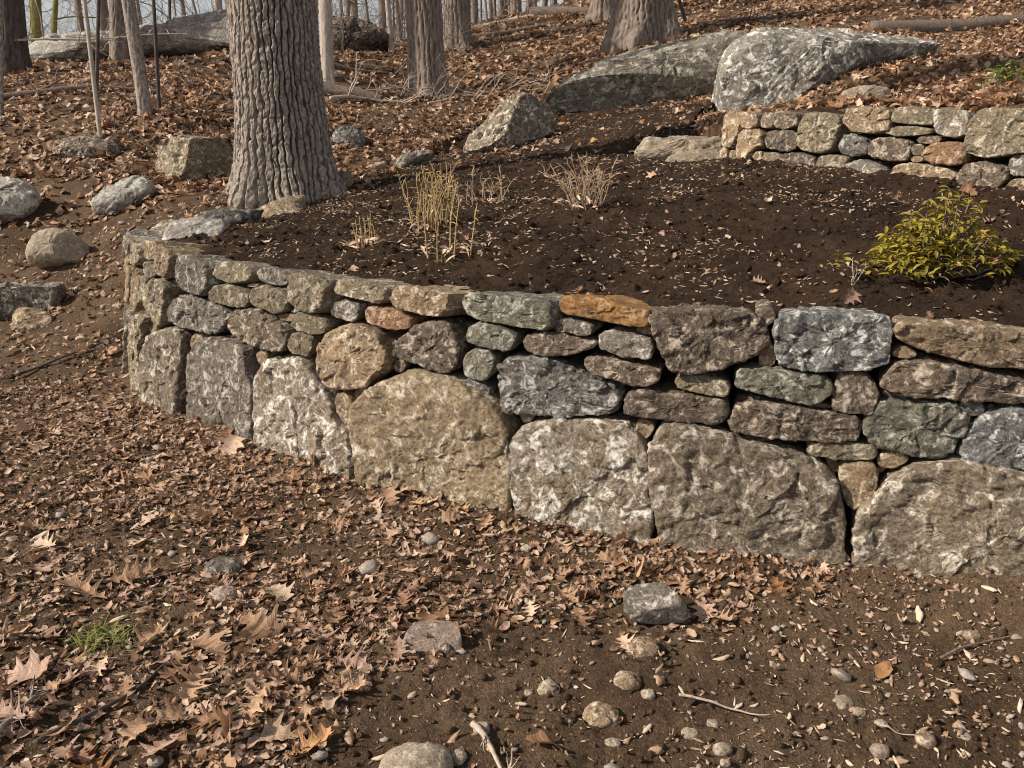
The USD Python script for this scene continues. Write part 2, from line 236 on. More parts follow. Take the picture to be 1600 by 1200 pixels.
# ---------------------------------------------------------------- stone walls
def resample(P, n, rounds=2, q_=.25):
    P = np.asarray(P, float)
    for _ in range(rounds):
        Q = np.roll(P, -1, 0); P = np.stack([(1 - q_) * P + q_ * Q, q_ * P + (1 - q_) * Q], 1).reshape(-1, 2)
    C = np.vstack([P, P[:1]]); L = np.r_[0, np.cumsum(np.linalg.norm(np.diff(C, axis=0), axis=1))]
    t = np.linspace(0, L[-1], n, endpoint=False); return np.stack([np.interp(t, L, C[:, i]) for i in (0, 1)], 1)
def area_centroid(P):
    x, y = P.T; x1, y1 = np.roll(P, -1, 0).T; c = x * y1 - x1 * y; a = c.sum() / 2
    return np.array([((x + x1) * c).sum(), ((y + y1) * c).sum()]) / (6 * a), a
def wall_stone(w, poly, proud, depth, top, k, zb, seed):
    poly = [(a, b - (.12 if zb == 0 and b < .10 else 0)) for a, b in poly]
    r = np.random.default_rng(seed); P0 = np.array(poly, float); c, a = area_centroid(resample(P0, 40))
    size = math.sqrt(abs(a)); N = int(np.clip(size / .0062 * 3.6, 40, 230)); P = resample(P0, N, 1 if size > .1 else 2, (.10 if top else .15) if size > .1 else .22)
    if a < 0: P = P[::-1]
    R = np.linalg.norm(P - c, axis=1); P = c + (P - c) * (1 + .003 / R)[:, None]; R = R + .003
    re = min(.019, .10 * size) * r.uniform(.5, 1.2); nf = max(6, int(size / .0085 / 2))
    rows = []
    tilt = r.uniform(-.10, .10, 2) * (1 if size < .3 else .6)
    for t in np.r_[np.linspace(.04, 1 - min(.6, re / R.mean()), nf), np.linspace(1 - min(.6, re / R.mean()), 1, 6)[1:]]:
        e = np.clip((1 - t) * R, 0, re); d = re - np.sqrt(np.maximum(re * re - (re - e) ** 2, 0))
        q = c + t * (P - c); rows.append(np.c_[q, -proud + d + ((q - c) * tilt).sum(1)])
    tc = np.array([c[0], P[:, 1].max() - .004]) if top else c
    last = rows[-1][:, 2]
    for u in np.linspace(0, 1, max(5, int(depth / .025)))[1:]:
        sc = 1 - (.14 if not top else .22) * u ** 1.6; q = tc + sc * (P - tc)
        if top:
            up = ss(-.2, .9, (P[:, 1] - c[1]) / max(1e-6, P[:, 1].max() - c[1])); q[:, 1] = q[:, 1] * (1 - up) + P[:, 1] * up
        if top:
            q[:, 0] += .5 * depth * u * (1 - ss(5.4, 7.2, c[0])) * (k > .1); q[:, 1] -= .07 * u * depth / .45
        rows.append(np.c_[q, last * (1 - u) + depth * u])
    v = np.vstack(rows + [[[c[0], c[1], -proud + .0]], [[P[:, 0].mean() + (.5 * depth * (1 - ss(5.4, 7.2, c[0])) if top and k > .1 else 0), c[1], depth]]]); n = len(v); k_ = np.arange(N); l = (len(rows) - 1) * N
    f = np.vstack([grid_faces(len(rows), N, True)[:, ::-1], np.stack([np.full(N, n - 2), k_, (k_ + 1) % N], 1), np.stack([np.full(N, n - 1), l + (k_ + 1) % N, l + k_], 1)])
    p = v + r.uniform(-50, 50, 3); nn = vnormals(v * [1, 1, 1], f)
    A = min(1.0, size / .3)
    d = .010 * A * facets(p, .5 * size + .02, seed, .45) + .012 * A * facets(p + fbm(p * 20, 2, seed)[:, None] * .03, .17 * size + .02, seed + 1, .55) + .0065 * (.4 + .6 * A) * facets(p + noise(p * 40, 4)[:, None] * .02, .035, seed + 2, .55)
    d += .011 * fbm(p * 30, 4, seed + 3) * (.4 + .6 * A) + .006 * A * fbm(p * 6, 2, seed + 5)
    front = ss(-.0, .05, v[:, 2] + proud); d *= np.where(front > .5, .8, 1.0)
    if top: d *= np.where((nn[:, 1] > .7), .35, 1)
    v = v + nn * d[:, None] * np.array([1, 1, -1])[None] * [1, 1, -1]
    return on_wall(w, v[:, 0], v[:, 1], v[:, 2], k, zb), f
WALLS = {'F': [['tan', [[3.637, 0.907], [3.673, 0.963], [3.793, 0.975], [3.815, 0.945], [3.808, 0.874], [3.763, 0.86], [3.647, 0.856]], 0, 0.4, 1], ['tan', [[3.825, 0.937], [3.864, 0.955], [3.982, 0.946], [4.013, 0.921], [3.994, 0.837], [3.944, 0.782], [3.851, 0.789], [3.826, 0.805]], 0.02, 0.42, 1], ['gray', [[4.072, 0.871], [4.101, 0.923], [4.18, 0.94], [4.276, 0.928], [4.379, 0.911], [4.405, 0.881], [4.411, 0.822], [4.381, 0.765], [4.33, 0.734], [4.246, 0.727], [4.147, 0.736], [4.084, 0.772], [4.067, 0.814]], 0.03, 0.45, 1], ['olive', [[4.41, 0.882], [4.439, 0.92], [4.582, 0.937], [4.674, 0.929], [4.737, 0.904], [4.747, 0.882], [4.703, 0.849], [4.556, 0.821], [4.46, 0.834], [4.41, 0.858]], 0.01, 0.4, 1], ['gray', [[4.764, 0.901], [4.79, 0.924], [4.885, 0.931], [5.011, 0.927], [5.02, 0.9], [4.997, 0.862], [4.939, 0.85], [4.836, 0.852], [4.782, 0.869]], 0.0, 0.45, 1], ['olive', [[5.028, 0.892], [5.043, 0.922], [5.091, 0.932], [5.225, 0.934], [5.294, 0.92], [5.303, 0.884], [5.29, 0.834], [5.284, 0.795], [5.24, 0.763], [5.201, 0.753], [5.106, 0.758], [5.056, 0.785], [5.029, 0.843]], 0.03, 0.45, 1], ['olive', [[5.329, 0.876], [5.346, 0.92], [5.396, 0.935], [5.536, 0.938], [5.643, 0.927], [5.666, 0.909], [5.665, 0.873], [5.633, 0.847], [5.553, 0.849], [5.428, 0.854], [5.348, 0.859]], 0.015, 0.45, 1], ['tan', [[5.69, 0.875], [5.695, 0.907], [5.726, 0.93], [5.806, 0.939], [5.903, 0.93], [6.014, 0.93], [6.015, 0.906], [6.0, 0.86], [5.956, 0.821], [5.903, 0.818], [5.836, 0.824], [5.749, 0.83], [5.704, 0.846]], 0.03, 0.45, 1], ['green', [[6.053, 0.89], [6.071, 0.919], [6.122, 0.938], [6.225, 0.939], [6.344, 0.941], [6.474, 0.941], [6.502, 0.909], [6.504, 0.839], [6.464, 0.814], [6.379, 0.814], [6.286, 0.819], [6.164, 0.815], [6.093, 0.836], [6.06, 0.863]], 0.02, 0.45, 1], ['rust', [[6.511, 0.91], [6.519, 0.939], [6.549, 0.96], [6.618, 0.957], [6.699, 0.956], [6.822, 0.946], [6.912, 0.934], [6.926, 0.907], [6.926, 0.876], [6.888, 0.867], [6.804, 0.868], [6.687, 0.877], [6.561, 0.885], [6.519, 0.89]], 0.01, 0.45, 1], ['brown', [[6.928, 0.909], [6.942, 0.94], [7.037, 0.952], [7.192, 0.954], [7.316, 0.952], [7.387, 0.919], [7.408, 0.834], [7.355, 0.785], [7.235, 0.732], [7.11, 0.699], [7.031, 0.705], [6.984, 0.786]], 0.03, 0.45, 1], ['brown', [[7.339, 0.943], [7.363, 0.966], [7.406, 0.966], [7.419, 0.928], [7.381, 0.899]], 0, 0.2, 0], ['blue', [[7.42, 0.91], [7.431, 0.949], [7.485, 0.963], [7.669, 0.968], [7.8, 0.968], [7.834, 0.935], [7.838, 0.839], [7.834, 0.792], [7.747, 0.762], [7.555, 0.746], [7.453, 0.76], [7.43, 0.811]], 0.02, 0.45, 1], ['tan', [[7.833, 0.923], [7.86, 0.954], [8.005, 0.952], [8.271, 0.944], [8.419, 0.921], [8.441, 0.854], [8.374, 0.803], [8.174, 0.802], [8.02, 0.832], [7.924, 0.856], [7.847, 0.893]], 0.02, 0.5, 1], ['gray', [[3.647, 0.833], [3.808, 0.861], [3.83, 0.825], [3.816, 0.785], [3.7, 0.744], [3.639, 0.77]], 0.0, 0.25, 0], ['olive', [[3.455, 0.636], [3.516, 0.733], [3.639, 0.756], [3.691, 0.743], [3.639, 0.663], [3.621, 0.594], [3.469, 0.562]], 0.0, 0.25, 0], ['olive', [[3.64, 0.63], [3.675, 0.695], [3.779, 0.755], [3.905, 0.767], [3.97, 0.733], [3.951, 0.68], [3.958, 0.642], [3.926, 0.599], [3.913, 0.506], [3.852, 0.503], [3.734, 0.537], [3.649, 0.571]], 0.02, 0.35, 0], ['gray', [[3.964, 0.771], [4.007, 0.804], [4.067, 0.802], [4.067, 0.745], [3.97, 0.727]], -0.05, 0.2, 0], ['gray', [[3.995, 0.596], [4.038, 0.672], [4.102, 0.703], [4.225, 0.715], [4.392, 0.699], [4.52, 0.68], [4.559, 0.643], [4.522, 0.596], [4.444, 0.53], [4.312, 0.526], [4.149, 0.529], [4.026, 0.549]], 0.02, 0.4, 0], ['olive', [[4.387, 0.735], [4.421, 0.793], [4.518, 0.81], [4.64, 0.807], [4.713, 0.786], [4.723, 0.753], [4.688, 0.713], [4.614, 0.701], [4.491, 0.706], [4.392, 0.712]], 0.015, 0.3, 0], ['tan', [[4.315, 0.708], [4.331, 0.725], [4.422, 0.736], [4.491, 0.718], [4.442, 0.699], [4.331, 0.689]], -0.02, 0.2, 0], ['olive', [[4.727, 0.776], [4.748, 0.819], [4.827, 0.837], [4.931, 0.835], [5.024, 0.812], [5.025, 0.779], [4.985, 0.726], [4.935, 0.714], [4.831, 0.72], [4.741, 0.738]], 0.015, 0.3, 0], ['brown', [[4.551, 0.588], [4.569, 0.644], [4.624, 0.69], [4.724, 0.703], [4.84, 0.693], [4.962, 0.663], [5.021, 0.638], [5.024, 0.575], [4.992, 0.525], [4.889, 0.515], [4.756, 0.526], [4.608, 0.548]], 0.02, 0.4, 0], ['tan', [[4.667, 0.82], [4.748, 0.839], [4.762, 0.825], [4.681, 0.814]], -0.02, 0.15, 0], ['gray', [[4.939, 0.836], [5.03, 0.853], [5.039, 0.835], [4.956, 0.821]], -0.02, 0.15, 0], ['gray', [[5.01, 0.736], [5.071, 0.762], [5.08, 0.738], [5.027, 0.722]], -0.02, 0.15, 0], ['tan', [[4.905, 0.693], [4.977, 0.714], [5.044, 0.714], [5.045, 0.685], [4.953, 0.672]], -0.02, 0.15, 0], ['gray', [[5.298, 0.792], [5.313, 0.815], [5.401, 0.827], [5.465, 0.821], [5.49, 0.803], [5.489, 0.76], [5.462, 0.736], [5.412, 0.73], [5.331, 0.742], [5.304, 0.765]], 0.0, 0.3, 0], ['orange', [[5.536, 0.787], [5.555, 0.82], [5.634, 0.826], [5.75, 0.815], [5.807, 0.79], [5.806, 0.749], [5.754, 0.731], [5.639, 0.73], [5.551, 0.747]], 0.01, 0.35, 0], ['olive', [[5.047, 0.689], [5.062, 0.724], [5.115, 0.742], [5.233, 0.74], [5.291, 0.726], [5.296, 0.688], [5.278, 0.656], [5.198, 0.648], [5.102, 0.648], [5.048, 0.661]], 0.01, 0.3, 0], ['olive', [[5.027, 0.573], [5.046, 0.621], [5.086, 0.635], [5.158, 0.64], [5.195, 0.625], [5.196, 0.575], [5.163, 0.525], [5.107, 0.525], [5.049, 0.536]], 0.01, 0.3, 0], ['tan', [[5.235, 0.536], [5.246, 0.594], [5.29, 0.644], [5.362, 0.697], [5.434, 0.722], [5.518, 0.722], [5.614, 0.701], [5.641, 0.673], [5.675, 0.651], [5.689, 0.611], [5.685, 0.563], [5.648, 0.526], [5.603, 0.488], [5.571, 0.445], [5.517, 0.429], [5.418, 0.407], [5.338, 0.397], [5.292, 0.423], [5.251, 0.472]], 0.03, 0.45, 0], ['brown', [[5.72, 0.636], [5.743, 0.691], [5.803, 0.739], [5.875, 0.777], [5.934, 0.793], [5.992, 0.79], [6.04, 0.755], [6.058, 0.697], [6.059, 0.622], [6.033, 0.578], [5.969, 0.567], [5.884, 0.584], [5.791, 0.598], [5.734, 0.612]], 0.025, 0.45, 0], ['brown', [[5.697, 0.559], [5.71, 0.582], [5.748, 0.59], [5.774, 0.58], [5.75, 0.535], [5.713, 0.522]], -0.02, 0.2, 0], ['tan', [[5.66, 0.827], [5.717, 0.838], [5.731, 0.826], [5.674, 0.816]], -0.03, 0.15, 0], ['green', [[6.093, 0.746], [6.103, 0.784], [6.137, 0.799], [6.219, 0.806], [6.295, 0.79], [6.336, 0.767], [6.332, 0.73], [6.314, 0.704], [6.267, 0.701], [6.163, 0.708], [6.099, 0.722]], 0.015, 0.3, 0], ['green', [[6.09, 0.615], [6.103, 0.666], [6.143, 0.69], [6.206, 0.691], [6.235, 0.67], [6.241, 0.627], [6.219, 0.581], [6.193, 0.559], [6.151, 0.56], [6.1, 0.578]], 0.015, 0.3, 0], ['slate', [[6.074, 0.517], [6.088, 0.545], [6.137, 0.551], [6.194, 0.537], [6.223, 0.519], [6.212, 0.48], [6.174, 0.464], [6.149, 0.464], [6.098, 0.486]], 0.0, 0.25, 0], ['slate', [[6.27, 0.6], [6.277, 0.65], [6.302, 0.675], [6.414, 0.689], [6.493, 0.686], [6.566, 0.662], [6.663, 0.633], [6.757, 0.621], [6.802, 0.603], [6.824, 0.559], [6.81, 0.502], [6.75, 0.484], [6.626, 0.467], [6.464, 0.451], [6.318, 0.439], [6.28, 0.464]], 0.03, 0.45, 0], ['brown', [[6.371, 0.741], [6.382, 0.778], [6.433, 0.796], [6.51, 0.804], [6.6, 0.796], [6.7, 0.789], [6.696, 0.769], [6.654, 0.749], [6.599, 0.72], [6.53, 0.703], [6.466, 0.698], [6.386, 0.715]], 0.01, 0.35, 0], ['gray', [[6.503, 0.827], [6.512, 0.857], [6.569, 0.864], [6.657, 0.857], [6.68, 0.845], [6.68, 0.813], [6.63, 0.805], [6.548, 0.811], [6.509, 0.813]], 0.005, 0.3, 0], ['gray', [[6.709, 0.779], [6.719, 0.82], [6.771, 0.832], [6.873, 0.832], [6.934, 0.818], [6.94, 0.785], [6.937, 0.745], [6.875, 0.739], [6.809, 0.735], [6.728, 0.758]], 0.01, 0.35, 0], ['tan', [[6.865, 0.846], [6.871, 0.86], [6.924, 0.865], [6.948, 0.856], [6.938, 0.835], [6.879, 0.833]], -0.02, 0.15, 0], ['brown', [[6.65, 0.684], [6.66, 0.715], [6.706, 0.72], [6.811, 0.715], [6.913, 0.708], [6.985, 0.698], [6.976, 0.663], [6.938, 0.628], [6.879, 0.624], [6.768, 0.637], [6.68, 0.653]], 0.01, 0.4, 0], ['tan', [[6.36, 0.42], [6.379, 0.434], [6.445, 0.444], [6.412, 0.396], [6.375, 0.385]], -0.03, 0.2, 0], ['tan', [[6.895, 0.457], [6.908, 0.482], [6.95, 0.487], [6.975, 0.461], [6.961, 0.418], [6.933, 0.403], [6.904, 0.428]], -0.01, 0.25, 0], ['brown', [[6.842, 0.547], [6.86, 0.598], [6.959, 0.609], [7.144, 0.61], [7.26, 0.598], [7.273, 0.555], [7.25, 0.513], [7.152, 0.503], [6.968, 0.502], [6.853, 0.506]], 0.02, 0.4, 0], ['olive', [[7.04, 0.652], [7.065, 0.682], [7.155, 0.694], [7.245, 0.679], [7.269, 0.654], [7.258, 0.62], [7.188, 0.62], [7.06, 0.627]], 0.0, 0.3, 0], ['tan', [[7.368, 0.776], [7.382, 0.819], [7.411, 0.831], [7.431, 0.801], [7.432, 0.748], [7.383, 0.743]], -0.01, 0.2, 0], ['green', [[7.279, 0.673], [7.29, 0.733], [7.404, 0.744], [7.556, 0.735], [7.642, 0.71], [7.649, 0.668], [7.607, 0.617], [7.517, 0.615], [7.36, 0.646], [7.284, 0.657]], 0.02, 0.4, 0], ['brown', [[7.653, 0.669], [7.658, 0.745], [7.749, 0.75], [7.806, 0.702], [7.809, 0.629], [7.799, 0.592], [7.707, 0.589], [7.659, 0.606]], 0.015, 0.3, 0], ['brown', [[7.276, 0.52], [7.292, 0.587], [7.363, 0.609], [7.518, 0.599], [7.746, 0.587], [7.774, 0.552], [7.765, 0.498], [7.7, 0.473], [7.53, 0.465], [7.354, 0.477], [7.284, 0.487]], 0.02, 0.4, 0], ['olive', [[7.584, 0.432], [7.602, 0.455], [7.758, 0.473], [7.828, 0.46], [7.83, 0.419], [7.736, 0.404], [7.597, 0.406]], 0.0, 0.3, 0], ['tan', [[7.708, 0.357], [7.718, 0.388], [7.824, 0.402], [7.849, 0.356], [7.845, 0.302], [7.813, 0.232], [7.776, 0.208], [7.739, 0.234], [7.717, 0.298]], 0.01, 0.3, 0], ['tan', [[7.842, 0.415], [7.854, 0.44], [7.916, 0.448], [7.951, 0.432], [7.93, 0.403], [7.875, 0.381], [7.847, 0.394]], -0.01, 0.25, 0], ['tan', [[7.841, 0.814], [7.86, 0.849], [7.907, 0.849], [7.933, 0.826], [7.902, 0.811]], -0.01, 0.2, 0], ['brown', [[7.813, 0.724], [7.848, 0.797], [7.93, 0.81], [8.023, 0.804], [8.163, 0.781], [8.301, 0.762], [8.463, 0.747], [8.486, 0.709], [8.446, 0.681], [8.312, 0.678], [8.176, 0.679], [7.992, 0.677], [7.898, 0.684], [7.821, 0.693]], 0.015, 0.45, 0], ['green', [[7.779, 0.531], [7.796, 0.618], [7.826, 0.65], [7.948, 0.656], [8.077, 0.662], [8.12, 0.617], [8.134, 0.567], [8.115, 0.513], [8.084, 0.458], [8.02, 0.445], [7.876, 0.456], [7.806, 0.481]], 0.02, 0.4, 0], ['blue', [[8.094, 0.64], [8.105, 0.665], [8.169, 0.666], [8.184, 0.644], [8.175, 0.619], [8.111, 0.613]], -0.01, 0.25, 0], ['blue', [[8.113, 0.471], [8.128, 0.556], [8.192, 0.629], [8.252, 0.653], [8.351, 0.659], [8.444, 0.627], [8.491, 0.55], [8.484, 0.474], [8.372, 0.439], [8.207, 0.44], [8.128, 0.444]], 0.02, 0.45, 0], ['tan', [[7.573, 0.601], [7.652, 0.61], [7.658, 0.593], [7.59, 0.587]], -0.03, 0.2, 0], ['tan', [[7.823, 0.675], [7.965, 0.675], [7.962, 0.66], [7.844, 0.656]], -0.03, 0.2, 0], ['tan', [[7.658, 0.388], [7.7, 0.389], [7.706, 0.33], [7.684, 0.333]], -0.05, 0.2, 0], ['brown', [[7.78, 0.195], [7.805, 0.22], [7.804, 0.132], [7.783, 0.129]], -0.06, 0.2, 0], ['tan', [[7.851, 0.376], [7.885, 0.38], [7.868, 0.353], [7.855, 0.352]], -0.05, 0.2, 0], ['olive', [[3.416, 0.422], [3.511, 0.496], [3.67, 0.53], [3.745, 0.519], [3.699, 0.473], [3.69, 0.402], [3.587, 0.32], [3.587, 0.257], [3.612, 0.029], [3.491, 0.044], [2.981, -0.038], [3.106, 0.102], [3.236, 0.248]], 0.0, 0.4, 0], ['tan', [[3.685, 0.449], [3.726, 0.496], [3.809, 0.51], [3.824, 0.472], [3.765, 0.432], [3.702, 0.425]], -0.01, 0.25, 0], ['graytan', [[3.62, 0.299], [3.763, 0.427], [3.945, 0.491], [4.091, 0.513], [4.151, 0.461], [4.145, 0.361], [4.126, 0.258], [4.113, 0.15], [4.06, -0.024], [3.947, -0.023], [3.807, -0.016], [3.692, 0.02], [3.632, 0.103], [3.62, 0.228]], 0.03, 0.5, 0], ['tan', [[4.166, 0.449], [4.194, 0.489], [4.27, 0.507], [4.281, 0.474], [4.227, 0.409], [4.172, 0.419]], -0.02, 0.25, 0], ['graybrown', [[4.227, 0.404], [4.282, 0.463], [4.377, 0.507], [4.474, 0.521], [4.59, 0.521], [4.717, 0.5], [4.735, 0.414], [4.747, 0.368], [4.779, 0.326], [4.787, 0.228], [4.778, 0.139], [4.785, 0.071], [4.751, -0.022], [4.65, -0.048], [4.55, -0.031], [4.43, -0.021], [4.317, -0.012], [4.243, 0.016], [4.211, 0.073], [4.197, 0.208], [4.197, 0.304]], 0.03, 0.5, 0], ['tan', [[4.757, 0.467], [4.775, 0.49], [4.837, 0.5], [4.855, 0.471], [4.83, 0.425], [4.785, 0.43]], -0.01, 0.25, 0], ['lightgray', [[4.809, 0.355], [4.867, 0.447], [4.97, 0.49], [5.116, 0.51], [5.186, 0.476], [5.242, 0.418], [5.296, 0.382], [5.346, 0.323], [5.365, 0.269], [5.401, 0.227], [5.463, 0.213], [5.486, 0.147], [5.486, 0.066], [5.448, -0.004], [5.374, -0.053], [5.252, -0.061], [5.156, -0.05], [5.022, -0.036], [4.896, -0.017], [4.829, 0.017], [4.8, 0.098], [4.792, 0.218]], 0.03, 0.5, 0], ['tan', [[5.356, 0.325], [5.372, 0.378], [5.429, 0.393], [5.474, 0.356], [5.477, 0.279], [5.451, 0.224], [5.392, 0.241], [5.361, 0.281]], 0.0, 0.25, 0], ['tan', [[5.459, 0.376], [5.472, 0.409], [5.555, 0.419], [5.536, 0.383], [5.488, 0.359]], -0.03, 0.2, 0], ['tan', [[5.459, 0.016], [5.485, 0.079], [5.52, 0.091], [5.556, 0.048], [5.545, -0.011], [5.468, -0.033]], 0.0, 0.25, 0], ['sand', [[5.485, 0.268], [5.51, 0.351], [5.622, 0.462], [5.749, 0.532], [5.889, 0.56], [6.041, 0.55], [6.174, 0.51], [6.289, 0.441], [6.343, 0.334], [6.364, 0.163], [6.366, 0.03], [6.336, -0.039], [6.174, -0.044], [5.899, -0.022], [5.68, -0.0], [5.582, 0.044], [5.511, 0.129]], 0.05, 0.6, 0], ['lightgray', [[6.341, 0.276], [6.352, 0.335], [6.422, 0.401], [6.577, 0.45], [6.777, 0.474], [6.875, 0.466], [6.945, 0.41], [6.98, 0.282], [7.002, 0.107], [7.004, 0.01], [6.958, -0.057], [6.848, -0.061], [6.734, -0.058], [6.523, -0.032], [6.426, 0.025], [6.367, 0.119]], 0.04, 0.6, 0], ['graytan', [[6.97, 0.403], [7.01, 0.482], [7.075, 0.495], [7.205, 0.482], [7.383, 0.446], [7.556, 0.41], [7.681, 0.346], [7.74, 0.223], [7.77, 0.096], [7.755, 0.009], [7.677, -0.05], [7.551, -0.066], [7.35, -0.056], [7.169, -0.037], [7.054, -0.01], [7.013, 0.109], [6.979, 0.269]], 0.05, 0.6, 0], ['graytan', [[7.791, 0.072], [7.789, 0.203], [7.838, 0.286], [7.878, 0.342], [7.971, 0.416], [8.067, 0.444], [8.23, 0.452], [8.382, 0.437], [8.557, 0.394], [8.684, 0.238], [8.694, 0.055], [8.509, -0.019], [8.314, -0.028], [8.137, -0.029], [7.954, -0.026], [7.826, 0.008]], 0.05, 0.6, 0], ['gray', [[8.45, 0.923], [8.516, 0.961], [8.737, 0.961], [8.882, 0.914], [8.882, 0.792], [8.668, 0.755], [8.48, 0.788]], 0.02, 0.45, 1], ['brown', [[8.496, 0.673], [8.546, 0.758], [8.811, 0.742], [8.998, 0.687], [9.008, 0.505], [8.755, 0.448], [8.523, 0.487]], 0.02, 0.45, 0], ['graytan', [[8.735, 0.243], [8.747, 0.365], [8.879, 0.436], [9.12, 0.421], [9.283, 0.273], [9.301, 0.061], [9.036, -0.041], [8.822, 0.008]], 0.04, 0.5, 0], ['tan', [[8.903, 0.904], [9.07, 0.945], [9.304, 0.903], [9.372, 0.733], [9.193, 0.677], [8.948, 0.751]], 0.02, 0.45, 1], ['gray', [[9.044, 0.644], [9.272, 0.66], [9.415, 0.603], [9.429, 0.424], [9.267, 0.364], [9.074, 0.464]], 0.02, 0.45, 0]], 'U': [['tan', [[0.381, 1.566], [0.397, 1.666], [0.537, 1.693], [0.597, 1.605], [0.593, 1.498], [0.533, 1.389], [0.413, 1.402]], 0.0, 0.3, 1], ['tan', [[0.578, 1.605], [0.582, 1.675], [0.738, 1.684], [0.831, 1.659], [0.837, 1.573], [0.743, 1.54], [0.636, 1.552]], 0.02, 0.3, 1], ['olive', [[0.842, 1.608], [0.866, 1.668], [0.958, 1.676], [0.995, 1.609], [0.959, 1.558], [0.864, 1.557]], 0, 0.3, 1], ['brown', [[0.984, 1.609], [1.004, 1.676], [1.136, 1.685], [1.216, 1.661], [1.221, 1.579], [1.12, 1.548], [1.017, 1.559]], 0.02, 0.35, 1], ['olive', [[1.258, 1.449], [1.253, 1.58], [1.277, 1.669], [1.446, 1.678], [1.586, 1.647], [1.588, 1.522], [1.572, 1.411], [1.465, 1.383], [1.32, 1.401]], 0.03, 0.35, 1], ['tan', [[1.62, 1.616], [1.64, 1.701], [1.756, 1.712], [1.947, 1.701], [1.999, 1.65], [1.992, 1.561], [1.878, 1.536], [1.699, 1.543]], 0.02, 0.35, 1], ['olive', [[1.999, 1.65], [2.013, 1.706], [2.172, 1.713], [2.299, 1.694], [2.326, 1.638], [2.289, 1.598], [2.115, 1.604], [2.015, 1.613]], 0.01, 0.35, 1], ['lightgray', [[2.294, 1.624], [2.299, 1.694], [2.386, 1.712], [2.523, 1.681], [2.541, 1.626], [2.534, 1.543], [2.47, 1.521], [2.345, 1.546]], 0.03, 0.35, 1], ['olive', [[2.542, 1.488], [2.548, 1.626], [2.589, 1.698], [2.683, 1.708], [2.846, 1.695], [2.915, 1.604], [2.923, 1.447], [2.81, 1.427], [2.68, 1.404], [2.56, 1.433]], 0.04, 0.4, 1], ['tan', [[0.605, 1.356], [0.593, 1.498], [0.639, 1.538], [0.817, 1.547], [0.875, 1.505], [0.88, 1.419], [0.78, 1.363], [0.742, 1.299], [0.635, 1.303]], 0.01, 0.3, 0], ['brown', [[0.914, 1.455], [0.941, 1.532], [1.142, 1.545], [1.245, 1.514], [1.254, 1.415], [1.153, 1.382], [0.969, 1.396]], 0.01, 0.3, 0], ['slate', [[1.598, 1.443], [1.622, 1.512], [1.738, 1.53], [1.846, 1.482], [1.855, 1.391], [1.734, 1.37], [1.628, 1.389]], 0.0, 0.3, 0], ['brown', [[1.855, 1.437], [1.885, 1.503], [2.019, 1.514], [2.146, 1.491], [2.172, 1.418], [2.157, 1.359], [2.017, 1.355], [1.891, 1.384]], 0.01, 0.35, 0], ['brown', [[2.166, 1.447], [2.19, 1.473], [2.245, 1.472], [2.263, 1.436], [2.252, 1.4], [2.185, 1.401]], -0.01, 0.2, 0], ['orange', [[2.274, 1.408], [2.3, 1.471], [2.416, 1.496], [2.535, 1.488], [2.561, 1.419], [2.534, 1.355], [2.401, 1.349], [2.289, 1.372]], 0.02, 0.35, 0], ['olive', [[1.947, 1.538], [1.973, 1.576], [2.166, 1.589], [2.302, 1.574], [2.3, 1.542], [2.179, 1.527], [2.017, 1.523]], 0.0, 0.3, 0], ['brown', [[2.197, 1.5], [2.226, 1.525], [2.333, 1.53], [2.368, 1.509], [2.328, 1.482], [2.22, 1.478]], -0.01, 0.25, 0], ['brown', [[1.056, 1.306], [1.112, 1.365], [1.26, 1.382], [1.43, 1.357], [1.454, 1.285], [1.372, 1.239], [1.158, 1.243]], 0.01, 0.3, 0], ['olive', [[0.906, 1.316], [0.927, 1.366], [1.043, 1.374], [1.094, 1.342], [1.087, 1.265], [0.948, 1.262]], -0.01, 0.25, 0], ['olive', [[1.443, 1.292], [1.469, 1.363], [1.583, 1.376], [1.707, 1.366], [1.674, 1.296], [1.57, 1.247]], 0.0, 0.3, 0], ['gray', [[1.628, 1.262], [1.705, 1.326], [1.81, 1.352], [1.955, 1.323], [2.043, 1.27], [1.994, 1.217], [1.855, 1.212]], 0.01, 0.3, 0], ['tan', [[2.052, 1.248], [2.089, 1.33], [2.215, 1.351], [2.403, 1.339], [2.511, 1.29], [2.473, 1.223], [2.273, 1.22]], 0.01, 0.35, 0], ['brown', [[2.514, 1.276], [2.561, 1.361], [2.683, 1.387], [2.799, 1.355], [2.838, 1.296], [2.788, 1.217], [2.579, 1.209]], 0.02, 0.35, 0], ['gray', [[2.824, 1.363], [2.837, 1.424], [2.912, 1.44], [3.017, 1.425], [3.042, 1.334], [2.967, 1.304], [2.855, 1.31]], 0.01, 0.35, 0], ['tan', [[2.826, 1.24], [2.854, 1.283], [2.97, 1.29], [3.073, 1.277], [3.086, 1.219], [2.858, 1.202]], 0.0, 0.3, 0], ['tan', [[2.178, 1.374], [2.198, 1.393], [2.261, 1.393], [2.275, 1.364], [2.198, 1.355]], -0.01, 0.2, 0], ['tan', [[0.788, 1.328], [0.816, 1.373], [0.898, 1.368], [0.91, 1.307], [0.82, 1.291]], -0.01, 0.2, 0], ['tan', [[0.395, 1.346], [0.415, 1.393], [0.49, 1.387], [0.497, 1.292], [0.414, 1.288]], 0.0, 0.2, 0], ['tan', [[0.511, 1.333], [0.532, 1.371], [0.594, 1.369], [0.609, 1.298], [0.525, 1.294]], -0.01, 0.2, 0]]}
def build_wall(name, label, w, rows, k, zb, seed):
    t = thing(name, label, 'stone wall')
    for i, (tone, poly, proud, depth, top) in enumerate(rows):
        obj('stone', wall_stone(w, poly, proud, depth, top, k, zb, seed + i * 7), TONES[tone], t)
    return t
